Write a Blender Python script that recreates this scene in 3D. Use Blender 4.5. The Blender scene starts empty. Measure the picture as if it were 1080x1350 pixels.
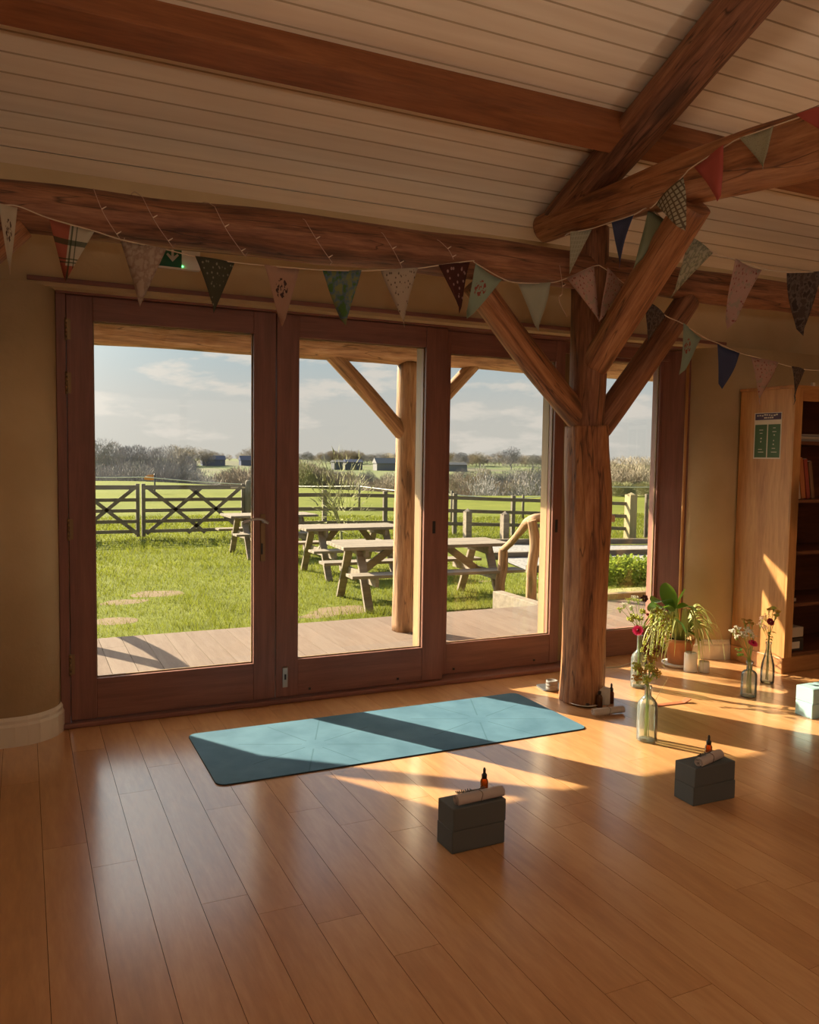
import bpy, bmesh, math, random
import numpy as np
from mathutils import Vector, Matrix, noise
random.seed(7)
S = bpy.context.scene
COL = S.collection

# ------------------------------------------------------------------ camera
F_PX = 1085.39
C_R = Vector((0.9052504, -0.4246426, 0.0141576)); C_U = Vector((0.0153685, 0.0660257, 0.9976996)); C_F = Vector((0.4246005, 0.9029503, -0.0662959))
C_P = Vector((0.0, -4.397557, 1.38))
cam_data = bpy.data.cameras.new('camera'); cam = bpy.data.objects.new('camera', cam_data); COL.objects.link(cam)
cam_data.sensor_fit = 'VERTICAL'; cam_data.sensor_height = 36.0; cam_data.lens = F_PX / 1350 * 36
cam_data.clip_end = 2000; cam_data.clip_start = 0.05
M = Matrix((C_R, C_U, -C_F)).transposed().to_4x4(); M.translation = C_P
cam.matrix_world = M
S.camera = cam

# ------------------------------------------------------------------ world, sun, exposure
S.view_settings.view_transform = 'Standard'; S.view_settings.look = 'None'
S.view_settings.gamma = 1; S.view_settings.use_curve_mapping = False
S.view_settings.exposure = 0.34
SUN_AZ, SUN_EL = math.radians(-58.5), math.radians(28.6)
SUN_T = Vector((math.cos(SUN_AZ)*math.cos(SUN_EL), math.sin(SUN_AZ)*math.cos(SUN_EL), -math.sin(SUN_EL)))
SUN_STRENGTH = 15.0
sd = bpy.data.lights.new('sun', 'SUN'); sd.energy = SUN_STRENGTH; sd.angle = math.radians(0.5); sd.color = (1.0, 0.85, 0.61)
sun = bpy.data.objects.new('sun', sd); COL.objects.link(sun)
sun.rotation_euler = SUN_T.to_track_quat('-Z', 'Y').to_euler(); sun.location = (-10, 20, 15)
SKY_STRENGTH = 0.80
# area lamps added to brighten the room, set as unseen roof lights and window
def fill_lamp(loc, rot, sx, sy, power, col=(1.0, .95, .90)):
    d = bpy.data.lights.new('room_fill_light', 'AREA'); d.shape = 'RECTANGLE'; d.size = sx; d.size_y = sy; d.energy = power; d.color = col
    o = bpy.data.objects.new('room_fill_light', d); COL.objects.link(o); o.location = loc; o.rotation_euler = rot; return o
for x in (-.3, 2.3, 4.9): fill_lamp((x, -5.0, 4.15), (math.radians(-25), 0, 0), 1.1, .9, 5)
fill_lamp((2.2, -8.25, 1.5), (math.radians(90), 0, 0), 3.2, 1.4, 8)
for x0, x1 in ((.3, 1.15), (1.38, 2.2), (2.35, 3.15), (3.3, 4.0), (6.1, 7.1), (7.2, 8.2), (8.3, 9.3)):
    d = bpy.data.lights.new('portal', 'AREA'); d.shape = 'RECTANGLE'; d.size = x1-x0; d.size_y = 1.82; d.cycles.is_portal = True
    o = bpy.data.objects.new('window_portal', d); COL.objects.link(o); o.location = ((x0+x1)/2, .36, 1.13); o.rotation_euler = (math.radians(-90), 0, 0)

def node(nt, t, **kw):
    n = nt.nodes.new(t)
    for k, v in kw.items():
        if k.startswith('i_'):
            key = k[2:]
            key = int(key) if key.isdigit() else key.replace('_', ' ')
            n.inputs[key].default_value = v
        else: setattr(n, k, v)
    return n
def ramp(nt, pts, fac=None, interp='LINEAR'):
    n = nt.nodes.new('ShaderNodeValToRGB'); n.color_ramp.interpolation = interp
    cr = n.color_ramp
    while len(cr.elements) < len(pts): cr.elements.new(0.5)
    for e, (p, c) in zip(cr.elements, pts):
        e.position = p; e.color = (*c, 1) if len(c) == 3 else c
    if fac is not None: nt.links.new(fac, n.inputs[0])
    return n
def mix(nt, a, b, fac, mode='MIX'):
    n = nt.nodes.new('ShaderNodeMix'); n.data_type = 'RGBA'; n.blend_type = mode
    for s, v in ((0, fac), (6, a), (7, b)):
        if isinstance(v, bpy.types.NodeSocket): nt.links.new(v, n.inputs[s])
        else: n.inputs[s].default_value = v if s == 0 else (*v, 1)
    return n.outputs[2]
def mth(nt, op, a, b=0.0, c=0.0):
    n = nt.nodes.new('ShaderNodeMath'); n.operation = op
    for i, v in enumerate((a, b, c)):
        if isinstance(v, bpy.types.NodeSocket): nt.links.new(v, n.inputs[i])
        else: n.inputs[i].default_value = v
    return n.outputs[0]

W = bpy.data.worlds.new('sky'); S.world = W; W.use_nodes = True
wt = W.node_tree; wt.nodes.clear()
tc = node(wt, 'ShaderNodeTexCoord'); sep = node(wt, 'ShaderNodeSeparateXYZ'); wt.links.new(tc.outputs['Generated'], sep.inputs[0])
grad = ramp(wt, [(0.0, (.66, .62, .57)), (0.06, (.64, .62, .59)), (0.13, (.46, .57, .63)), (0.28, (.31, .47, .60)), (1.0, (.22, .36, .55))], sep.outputs[2])
mp = node(wt, 'ShaderNodeMapping'); mp.inputs['Scale'].default_value = (1.0, 1.0, 3.4); wt.links.new(tc.outputs['Generated'], mp.inputs[0])
nz = node(wt, 'ShaderNodeTexNoise', i_Scale=9.5, i_Detail=8.0, i_Roughness=0.6); wt.links.new(mp.outputs[0], nz.inputs['Vector'])
cl = ramp(wt, [(0.50, (0, 0, 0)), (0.60, (1, 1, 1))], nz.outputs['Fac'])
low = ramp(wt, [(0.0, (1, 1, 1)), (0.30, (.9, .9, .9)), (0.6, (.3, .3, .3))], sep.outputs[2])
cf = mth(wt, 'MULTIPLY', cl.outputs[0], low.outputs[0])
skyc = mix(wt, grad.outputs[0], (.80, .73, .67), mth(wt, 'MULTIPLY', cf, 0.9))
# the bright haze around the low sun
dt = node(wt, 'ShaderNodeVectorMath', operation='DOT_PRODUCT'); wt.links.new(tc.outputs['Generated'], dt.inputs[0]); dt.inputs[1].default_value = tuple(-SUN_T)
glow = mth(wt, 'MULTIPLY', mth(wt, 'POWER', mth(wt, 'MAXIMUM', dt.outputs['Value'], 0.0), 14.0), 13.0)
gv = node(wt, 'ShaderNodeVectorMath', operation='SCALE'); gv.inputs[0].default_value = (1.0, .95, .86); wt.links.new(glow, gv.inputs['Scale'])
av = node(wt, 'ShaderNodeVectorMath', operation='ADD'); wt.links.new(skyc, av.inputs[0]); wt.links.new(gv.outputs[0], av.inputs[1])
bg = node(wt, 'ShaderNodeBackground', i_Strength=SKY_STRENGTH); wt.links.new(av.outputs[0], bg.inputs[0])
wo = node(wt, 'ShaderNodeOutputWorld'); wt.links.new(bg.outputs[0], wo.inputs[0])

# ------------------------------------------------------------------ geometry of the camera's rays, used to place things at their real depth
def ray(x, y): return C_F + C_R*((x-540)/F_PX) + C_U*((675-y)/F_PX)
def on_z(x, y, z=0.0):
    d = ray(x, y); return C_P + d*((z-C_P.z)/d.z)
def on_y(x, y, Y=0.0):
    d = ray(x, y); return C_P + d*((Y-C_P.y)/d.y)
def on_x(x, y, X):
    d = ray(x, y); return C_P + d*(X/d.x)

# ------------------------------------------------------------------ materials
MATS = {}
def principled(name, color=(.8,.8,.8), rough=.6, spec=.5, metal=0.0, **kw):
    m = bpy.data.materials.new(name); m.use_nodes = True
    b = m.node_tree.nodes['Principled BSDF']
    b.inputs['Base Color'].default_value = (*color, 1); b.inputs['Roughness'].default_value = rough
    b.inputs['Specular IOR Level'].default_value = spec; b.inputs['Metallic'].default_value = metal
    for k, v in kw.items(): b.inputs[k.replace('_', ' ')].default_value = v
    MATS[name] = m
    return m, m.node_tree, b
def link_bump(nt, b, h, strength, dist=0.01):
    bp = node(nt, 'ShaderNodeBump', i_Strength=strength, i_Distance=dist); nt.links.new(h, bp.inputs['Height']); nt.links.new(bp.outputs[0], b.inputs['Normal'])
def coords(nt, kind, scale, rnd=True):
    t = node(nt, 'ShaderNodeTexCoord')
    out = t.outputs[kind]
    if rnd:
        oi = node(nt, 'ShaderNodeObjectInfo')
        va = node(nt, 'ShaderNodeVectorMath', operation='MULTIPLY_ADD'); nt.links.new(out, va.inputs[0]); va.inputs[1].default_value = (1,1,1)
        v3 = node(nt, 'ShaderNodeVectorMath', operation='SCALE'); v3.inputs[0].default_value = (7.3, 5.1, 3.7); nt.links.new(oi.outputs['Random'], v3.inputs['Scale'])
        nt.links.new(v3.outputs[0], va.inputs[2]); out = va.outputs[0]
    mp = node(nt, 'ShaderNodeMapping'); mp.inputs['Scale'].default_value = scale; nt.links.new(out, mp.inputs[0])
    return mp.outputs[0]
def wood(name, dark, mid, light, kind='Object', stretch=(1,12,12), rough=.5, spec=.4, bump=.15, knots=True, fine=14.0, rnd=True, kn=1.0):
    m, nt, b = principled(name, mid, rough, spec)
    v = coords(nt, kind, stretch, rnd)
    n1 = node(nt, 'ShaderNodeTexNoise', i_Scale=1.6, i_Detail=5.0, i_Roughness=.6, i_Distortion=.6); nt.links.new(v, n1.inputs['Vector'])
    n2 = node(nt, 'ShaderNodeTexNoise', i_Scale=fine*.6, i_Detail=3.0, i_Roughness=.6); nt.links.new(v, n2.inputs['Vector'])
    f = mth(nt, 'ADD', mth(nt, 'MULTIPLY', n1.outputs['Fac'], .7), mth(nt, 'MULTIPLY', n2.outputs['Fac'], .3))
    r = ramp(nt, [(.34, dark), (.5, mid), (.66, light)], f)
    col = r.outputs[0]
    if knots:
        v2 = coords(nt, kind, tuple(min(s, 4.0) if s < 3 else 3.2 for s in stretch), rnd)
        vo = node(nt, 'ShaderNodeTexVoronoi', i_Scale=1.3); nt.links.new(v2, vo.inputs['Vector'])
        kr = ramp(nt, [(.0, (1,1,1)), (.13*kn, (.8,.8,.8)), (.23*kn, (0,0,0))], vo.outputs['Distance'])
        col = mix(nt, col, tuple(c*.35 for c in dark), mth(nt, 'MULTIPLY', kr.outputs[0], .8))
    if kind == 'UV':   # drying cracks along the log
        v3 = coords(nt, kind, (.55, 7, 7), rnd); n3 = node(nt, 'ShaderNodeTexNoise', i_Scale=2.3, i_Detail=2.0, i_Roughness=.4, i_Distortion=.3); nt.links.new(v3, n3.inputs['Vector'])
        cr = ramp(nt, [(.485, (0,0,0)), (.5, (1,1,1)), (.515, (0,0,0))], n3.outputs['Fac'])
        col = mix(nt, col, tuple(c*.3 for c in dark), mth(nt, 'MULTIPLY', cr.outputs[0], .75)); f = mth(nt, 'SUBTRACT', f, mth(nt, 'MULTIPLY', cr.outputs[0], .35))
    nt.links.new(col, b.inputs['Base Color'])
    if bump: link_bump(nt, b, f, bump, .012)
    return m

M_DOOR_Z = wood('stained_door_wood_upright', (.18,.078,.060), (.23,.10,.076), (.28,.125,.092), stretch=(16,16,1), rough=.42, bump=.04, knots=False)
M_DOOR_X = wood('stained_door_wood_level', (.18,.078,.060), (.23,.10,.076), (.28,.125,.092), stretch=(1,16,16), rough=.42, bump=.04, knots=False)
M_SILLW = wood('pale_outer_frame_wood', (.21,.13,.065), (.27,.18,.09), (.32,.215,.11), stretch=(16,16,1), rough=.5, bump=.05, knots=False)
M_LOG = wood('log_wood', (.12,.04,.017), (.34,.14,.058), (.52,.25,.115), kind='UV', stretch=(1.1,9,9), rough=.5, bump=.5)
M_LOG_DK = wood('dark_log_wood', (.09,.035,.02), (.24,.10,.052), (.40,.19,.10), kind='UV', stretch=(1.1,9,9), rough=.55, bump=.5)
M_LOG_OUT = wood('weathered_log_wood', (.17,.085,.045), (.38,.21,.105), (.56,.37,.22), kind='UV', stretch=(1.1,9,9), rough=.65, bump=.5)
M_PURLIN = wood('purlin_wood', (.17,.055,.02), (.25,.085,.03), (.33,.12,.045), stretch=(1,10,10), rough=.55, bump=.1)
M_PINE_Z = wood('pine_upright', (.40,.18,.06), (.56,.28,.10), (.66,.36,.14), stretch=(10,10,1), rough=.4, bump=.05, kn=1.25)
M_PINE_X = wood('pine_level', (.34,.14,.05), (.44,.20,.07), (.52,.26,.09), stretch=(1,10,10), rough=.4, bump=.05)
M_GREYWOOD = wood('weathered_garden_wood', (.16,.125,.095), (.24,.19,.145), (.31,.25,.19), stretch=(1,9,9), rough=.8, bump=.1, knots=False)
M_FENCE = wood('weathered_fence_wood', (.12,.09,.06), (.18,.14,.10), (.25,.20,.15), stretch=(1,8,8), rough=.85, bump=.1, knots=False)
M_FENCE_Z = wood('weathered_fence_wood_upright', (.12,.10,.07), (.18,.15,.11), (.25,.21,.17), stretch=(8,8,1), rough=.85, bump=.1, knots=False)
M_GATEP = wood('pale_gate_post_wood', (.28,.22,.12), (.36,.29,.16), (.42,.35,.2), stretch=(8,8,1), rough=.85, bump=.1, knots=False)

def floor_mat(name, cols, stretch, rough, attr='board', gain=1.0, spec=.5, **kw):
    m, nt, b = principled(name, cols[1], rough, spec, **kw)
    at = node(nt, 'ShaderNodeAttribute', attribute_name=attr)
    t = node(nt, 'ShaderNodeTexCoord')
    off = node(nt, 'ShaderNodeVectorMath', operation='MULTIPLY_ADD'); nt.links.new(at.outputs['Color'], off.inputs[0]); off.inputs[1].default_value = (17,23,5); nt.links.new(t.outputs['Object'], off.inputs[2])
    mp = node(nt, 'ShaderNodeMapping'); mp.inputs['Scale'].default_value = stretch; nt.links.new(off.outputs[0], mp.inputs[0])
    n1 = node(nt, 'ShaderNodeTexNoise', i_Scale=1.3, i_Detail=4.0, i_Roughness=.55, i_Distortion=1.2); nt.links.new(mp.outputs[0], n1.inputs['Vector'])
    n2 = node(nt, 'ShaderNodeTexNoise', i_Scale=9.0, i_Detail=4.0, i_Roughness=.6); nt.links.new(mp.outputs[0], n2.inputs['Vector'])
    sp = node(nt, 'ShaderNodeSeparateColor'); nt.links.new(at.outputs['Color'], sp.inputs[0])
    f = mth(nt, 'ADD', mth(nt, 'MULTIPLY', n1.outputs['Fac'], .55), mth(nt, 'MULTIPLY', n2.outputs['Fac'], .38))
    f = mth(nt, 'ADD', f, mth(nt, 'MULTIPLY', sp.outputs[0], .16))
    r = ramp(nt, [(.34, cols[0]), (.5, cols[1]), (.66, cols[2])], f)
    nt.links.new(r.outputs[0], b.inputs['Base Color'])
    rr = mth(nt, 'ADD', mth(nt, 'MULTIPLY', n2.outputs['Fac'], .12), rough-.06); nt.links.new(rr, b.inputs['Roughness'])
    link_bump(nt, b, n2.outputs['Fac'], .06, .004)
    return m
M_FLOOR = floor_mat('oak_floor_boards', ((.50,.24,.095), (.60,.30,.12), (.69,.375,.165)), (7,1,1), .36, spec=.5, Coat_Weight=1.0, Coat_IOR=2.0, Coat_Roughness=.20)
M_DECK = floor_mat('deck_boards', ((.145,.098,.077), (.175,.123,.096), (.205,.15,.12)), (9,1,1), .75, spec=.2)
M_GAP, _, _ = principled('dark_gap', (.03,.015,.008), .9, .1)

def plaster():
    m, nt, b = principled('cream_plaster', (.54,.41,.24), .85, .15)
    v = coords(nt, 'Object', (1,1,1), False)
    n1 = node(nt, 'ShaderNodeTexNoise', i_Scale=2.2, i_Detail=5.0); nt.links.new(v, n1.inputs['Vector'])
    r = ramp(nt, [(.35, (.50,.375,.215)), (.65, (.59,.455,.275))], n1.outputs['Fac']); nt.links.new(r.outputs[0], b.inputs['Base Color'])
    n2 = node(nt, 'ShaderNodeTexNoise', i_Scale=30.0, i_Detail=6.0); nt.links.new(v, n2.inputs['Vector'])
    link_bump(nt, b, mth(nt, 'ADD', n2.outputs['Fac'], mth(nt, 'MULTIPLY', n1.outputs['Fac'], 3.0)), .25, .008)
    return m
M_PLASTER = plaster()
M_CEIL, nt, b = principled('cream_painted_boards', (.72,.60,.44), .5, .3)
v = coords(nt, 'Object', (1,14,14), False); n1 = node(nt, 'ShaderNodeTexNoise', i_Scale=1.5, i_Detail=4.0); nt.links.new(v, n1.inputs['Vector'])
r = ramp(nt, [(.3, (.77,.64,.49)), (.7, (.86,.74,.59))], n1.outputs['Fac']); nt.links.new(r.outputs[0], b.inputs['Base Color'])
M_SKIRT, _, _ = principled('white_skirting', (.74,.66,.54), .4, .4)
M_GROOVE, _, _ = principled('painted_groove_shade', (.50,.38,.25), .8, .1)  # darker colour paints the shadow line into each board groove
M_INNER_SHADE_X = wood('shaded_shelf_wood', (.09,.03,.015), (.14,.05,.022), (.19,.07,.03), stretch=(1,10,10), rough=.5, bump=.03)  # darker wood tone paints in the shade inside the bookcase
M_BLACK, _, _ = principled('matt_black', (.015,.012,.012), .5)
M_RUBBER, _, _ = principled('dark_gasket', (.06,.055,.05), .5)
M_STEEL, _, _ = principled('brushed_steel', (.45,.42,.38), .35, .5, 1.0)
M_BRASS, _, _ = principled('aged_brass', (.26,.17,.09), .45, .5, .8)
M_WHITE, _, _ = principled('white_plastic', (.72,.68,.62), .45)
M_CANDLE, _, _ = principled('white_wax', (.80,.74,.66), .4, .4, Subsurface_Weight=.0)
M_GREYC, _, _ = principled('grey_ceramic', (.18,.165,.155), .6)
M_TERRA, nt, b = principled('terracotta', (.55,.24,.11), .8, .2)
M_SOIL, _, _ = principled('soil', (.05,.03,.02), .95, .1)

def thin_glass(name, tint, gloss=.06, edge=.5, ior=1.45):
    m = bpy.data.materials.new(name); m.use_nodes = True; nt = m.node_tree; nt.nodes.clear()
    tr = node(nt, 'ShaderNodeBsdfTransparent'); tr.inputs[0].default_value = (*tint, 1)
    gl = node(nt, 'ShaderNodeBsdfGlossy', i_Roughness=.03); gl.inputs[0].default_value = (1,1,1,1)
    fr = node(nt, 'ShaderNodeFresnel', i_IOR=ior)
    mx = node(nt, 'ShaderNodeMixShader'); nt.links.new(fr.outputs[0], mx.inputs[0]); nt.links.new(tr.outputs[0], mx.inputs[1]); nt.links.new(gl.outputs[0], mx.inputs[2])
    o = node(nt, 'ShaderNodeOutputMaterial'); nt.links.new(mx.outputs[0], o.inputs[0])
    MATS[name] = m; return m
M_GLASS = thin_glass('window_glass', (.93,.94,.92), ior=1.3)
def bottle_glass(name, tint, rimtint, rough=.08, body=.10):
    m = bpy.data.materials.new(name); m.use_nodes = True; nt = m.node_tree; nt.nodes.clear()
    lw = node(nt, 'ShaderNodeLayerWeight', i_Blend=.35)
    cr = ramp(nt, [(0.0, tint), (.75, tint), (1.0, rimtint)], lw.outputs['Facing'])
    tr = node(nt, 'ShaderNodeBsdfTransparent'); nt.links.new(cr.outputs[0], tr.inputs[0])
    gl = node(nt, 'ShaderNodeBsdfGlossy', i_Roughness=rough)
    df = node(nt, 'ShaderNodeBsdfDiffuse'); df.inputs[0].default_value = (*[min(1, c*.9) for c in tint], 1)
    m1 = node(nt, 'ShaderNodeMixShader', i_0=body); nt.links.new(tr.outputs[0], m1.inputs[1]); nt.links.new(df.outputs[0], m1.inputs[2])
    fr = node(nt, 'ShaderNodeFresnel', i_IOR=1.4)
    mx = node(nt, 'ShaderNodeMixShader'); nt.links.new(fr.outputs[0], mx.inputs[0]); nt.links.new(m1.outputs[0], mx.inputs[1]); nt.links.new(gl.outputs[0], mx.inputs[2])
    o = node(nt, 'ShaderNodeOutputMaterial'); nt.links.new(mx.outputs[0], o.inputs[0])
    MATS[name] = m; return m
M_BOTTLE = bottle_glass('pale_green_bottle_glass', (.88,.95,.90), (.38,.62,.52), body=.17)
M_AMBER = bottle_glass('amber_glass', (.75,.26,.03), (.18,.04,.005), body=.30)
M_DKAMBER = bottle_glass('dark_amber_glass', (.18,.06,.02), (.04,.012,.004), body=.5)

def leaf(name, color, rough=.5, trans=.35, tcol=None, spec=.3):
    m = bpy.data.materials.new(name); m.use_nodes = True; nt = m.node_tree
    b = nt.nodes['Principled BSDF']; b.inputs['Base Color'].default_value = (*color, 1); b.inputs['Roughness'].default_value = rough; b.inputs['Specular IOR Level'].default_value = spec
    tl = node(nt, 'ShaderNodeBsdfTranslucent'); tl.inputs[0].default_value = (*(tcol or [min(1, c*1.3) for c in color]), 1)
    mx = node(nt, 'ShaderNodeMixShader', i_0=trans); o = nt.nodes['Material Output']
    nt.links.new(b.outputs[0], mx.inputs[1]); nt.links.new(tl.outputs[0], mx.inputs[2]); nt.links.new(mx.outputs[0], o.inputs[0])
    MATS[name] = m; return m
M_LEAF = leaf('glossy_green_leaf', (.05,.13,.035), .3, .35, (.30,.50,.04))
M_SPIDER = leaf('striped_spider_leaf', (.46,.50,.20), .45, .4, (.65,.66,.2))
M_STEM = leaf('green_stem', (.28,.38,.08), .5, .2)
M_DRYSTEM = leaf('brown_stem', (.28,.20,.08), .6, .1)
M_YGREEN = leaf('yellow_green_florets', (.55,.58,.10), .6, .3)
M_YELLOW = leaf('yellow_florets', (.62,.42,.05), .6, .3)
M_OCHRE = leaf('ochre_florets', (.48,.28,.05), .6, .25)
M_WHITEF = leaf('white_florets', (.78,.74,.64), .6, .3)
M_PINK = leaf('pink_petals', (.72,.04,.16), .5, .4, (.85,.06,.22))
M_MAROON = leaf('maroon_petals', (.22,.01,.03), .5, .25, (.4,.02,.04))
M_CHOC = leaf('chocolate_petals', (.04,.012,.015), .5, .05)
M_BLUSH = leaf('pale_pink_florets', (.62,.42,.34), .6, .3)

# ------------------------------------------------------------------ mesh helpers
class MB:
    def __init__(s): s.v = []; s.f = []; s.uv = []; s.mi = []; s.sm = []
    def face(s, idx, uv=None, mi=0, smooth=False):
        s.f.append(tuple(idx)); s.uv.append(uv); s.mi.append(mi); s.sm.append(smooth)
    def box(s, a, b, mi=0, mat=None):
        x0,y0,z0 = a; x1,y1,z1 = b; n = len(s.v)
        P = [(x0,y0,z0),(x1,y0,z0),(x1,y1,z0),(x0,y1,z0),(x0,y0,z1),(x1,y0,z1),(x1,y1,z1),(x0,y1,z1)]
        s.v += [tuple(mat @ Vector(p)) if mat else p for p in P]
        for q in ((0,3,2,1),(4,5,6,7),(0,1,5,4),(1,2,6,5),(2,3,7,6),(3,0,4,7)): s.face([n+i for i in q], mi=mi)
        return s
    def bar(s, p, q, w, h, mi=0, up=(0,0,1)):
        p = Vector(p); q = Vector(q); d = (q-p); L = d.length; d.normalize()
        sx = d.cross(Vector(up)); 
        if sx.length < 1e-4: sx = d.cross(Vector((1,0,0)))
        sx.normalize(); uz = sx.cross(d)
        m = Matrix((d, sx, uz)).transposed().to_4x4(); m.translation = p
        return s.box((0,-w/2,-h/2), (L,w/2,h/2), mi, m)
    def tube(s, path, rad, sides=8, mi=0, caps=True, smooth=True, wob=0.0, seed=0.0, flat=1.0, up=None):
        P = [Vector(p) for p in path]; n = len(P)
        if not hasattr(rad, '__len__'): rad = [rad]*n
        T = []
        for i in range(n):
            t = P[min(i+1, n-1)] - P[max(i-1, 0)]; T.append(t.normalized())
        ref = Vector(up) if up else (Vector((0,0,1)) if abs(T[0].z) < .9 else Vector((1,0,0)))
        a = T[0].cross(ref).normalized(); base = len(s.v); L = 0; Ls = []
        for i in range(n):
            a = (a - T[i]*a.dot(T[i])).normalized(); c = T[i].cross(a)
            if i: L += (P[i]-P[i-1]).length
            Ls.append(L)
            for k in range(sides):
                an = 2*math.pi*k/sides
                r = rad[i]
                if wob:
                    q = Vector((L*1.6+seed, math.cos(an)*.9+seed*2, math.sin(an)*.9))
                    r *= 1 + wob*noise.noise(q) + wob*.35*noise.noise(Vector((L*2.0, math.cos(an)*4, math.sin(an)*4+seed)))
                s.v.append(tuple(P[i] + a*math.cos(an)*r + c*math.sin(an)*r*flat))
        for i in range(n-1):
            for k in range(sides):
                k2 = (k+1) % sides
                ux0, ux1 = Ls[i], Ls[i+1]; w0, w1 = k/sides*.8, (k+1)/sides*.8
                s.face((base+i*sides+k, base+i*sides+k2, base+(i+1)*sides+k2, base+(i+1)*sides+k), [(ux0,w0),(ux0,w1),(ux1,w1),(ux1,w0)], mi, smooth)
        if caps:
            s.face([base+k for k in range(sides)][::-1], [(.2*math.cos(6.28*k/sides), .2*math.sin(6.28*k/sides)) for k in range(sides)], mi)
            s.face([base+(n-1)*sides+k for k in range(sides)], [(.2*math.cos(6.28*k/sides), .2*math.sin(6.28*k/sides)) for k in range(sides)], mi)
        return s
    def lathe(s, prof, c=(0,0,0), sides=24, mi=0, smooth=True, sx=1.0):
        base = len(s.v); n = len(prof)
        for r, z in prof:
            for k in range(sides):
                an = 2*math.pi*k/sides; s.v.append((c[0]+r*math.cos(an)*sx, c[1]+r*math.sin(an), c[2]+z))
        for i in range(n-1):
            for k in range(sides):
                k2 = (k+1) % sides
                s.face((base+i*sides+k, base+i*sides+k2, base+(i+1)*sides+k2, base+(i+1)*sides+k), None, mi, smooth)
        if prof[0][0] > 1e-5: s.face([base+k for k in range(sides)][::-1], None, mi)
        if prof[-1][0] > 1e-5: s.face([base+(n-1)*sides+k for k in range(sides)], None, mi)
        return s
    def ball(s, c, r, mi=0, seg=6, rings=4, sz=1.0):
        prof = [(max(1e-6, r*math.sin(math.pi*i/rings)), -r*sz*math.cos(math.pi*i/rings)) for i in range(rings+1)]
        return s.lathe(prof, c, seg, mi)
    def ribbon(s, path, widths, side, mi=0, fold=0.0):
        n = len(path); base = len(s.v); sd = Vector(side).normalized()
        for i, p in enumerate(path):
            p = Vector(p); w = widths[i]
            s.v += [tuple(p - sd*w), tuple(p + Vector((0,0,-fold*w))), tuple(p + sd*w)]
        for i in range(n-1):
            for k in (0, 1):
                a = base+i*3+k; s.face((a, a+1, a+4, a+3), None, mi, True)
        return s
    def extrude(s, poly, z0, z1, mi=0, mat=None, smooth=False):
        n = len(poly); base = len(s.v)
        for z in (z0, z1):
            for x, y in poly:
                p = (x, y, z); s.v.append(tuple(mat @ Vector(p)) if mat else p)
        s.face([base+i for i in range(n)][::-1], None, mi); s.face([base+n+i for i in range(n)], None, mi)
        for i in range(n):
            j = (i+1) % n; s.face((base+i, base+j, base+n+j, base+n+i), None, mi, smooth)
        return s
    def build(s, name, mats, parent=None, bevel=0, loc=None, rotz=0, solid=0, label=None):
        me = bpy.data.meshes.new(name); me.from_pydata(s.v, [], s.f)
        mats = mats if isinstance(mats, (list, tuple)) else [mats]
        for m in mats: me.materials.append(m)
        me.polygons.foreach_set('material_index', s.mi); me.polygons.foreach_set('use_smooth', s.sm)
        if any(u is not None for u in s.uv):
            uvl = me.uv_layers.new(name='UVMap'); flat = []
            for f, u in zip(s.f, s.uv): 
                for i in range(len(f)): flat += list(u[i]) if u else [0.0, 0.0]
            uvl.data.foreach_set('uv', flat)
        me.update()
        o = bpy.data.objects.new(name, me); COL.objects.link(o)
        if parent: o.parent = parent
        if loc is not None: o.location = loc
        if rotz: o.rotation_euler.z = rotz
        if bevel:
            b = o.modifiers.new('bevel', 'BEVEL'); b.width = bevel; b.segments = 2; b.limit_method = 'ANGLE'
        if solid:
            b = o.modifiers.new('solid', 'SOLIDIFY'); b.thickness = solid; b.offset = 0
        if label: o['label'] = label
        return o
def tag(o, label, cat, group=None, kind=None):
    o['label'] = label; o['category'] = cat
    if group: o['group'] = group
    if kind: o['kind'] = kind
    return o
def struct(o): o['kind'] = 'structure'; return o
def thing(name, label, cat, loc=(0,0,0), rotz=0, group=None):
    o = bpy.data.objects.new(name, None); COL.objects.link(o); o.empty_display_size = .1
    o.location = loc; o.rotation_euler.z = rotz
    return tag(o, label, cat, group)
def copy_tree(o, parent=None):
    c = o.copy(); COL.objects.link(c)
    if parent: c.parent = parent
    for ch in list(o.children): copy_tree(ch, c)
    return c
def lerp(a, b, t): return a + (b-a)*t
def spline(pts, n):
    P = [Vector(p) for p in pts]; out = []
    for i in range(len(P)-1):
        p0 = P[max(i-1,0)]; p1 = P[i]; p2 = P[i+1]; p3 = P[min(i+2,len(P)-1)]
        for k in range(n):
            t = k/n; out.append(.5*((2*p1)+(p2-p0)*t+(2*p0-5*p1+4*p2-p3)*t*t+(3*p1-p0-3*p2+p3)*t**3))
    out.append(P[-1]); return out

# ================================================================== the room
X0, X1, Y0 = -2.0, 10.4, -8.3
SL = 0.47
def zc(y): return 2.69 + SL*(-.1-y)

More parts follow.
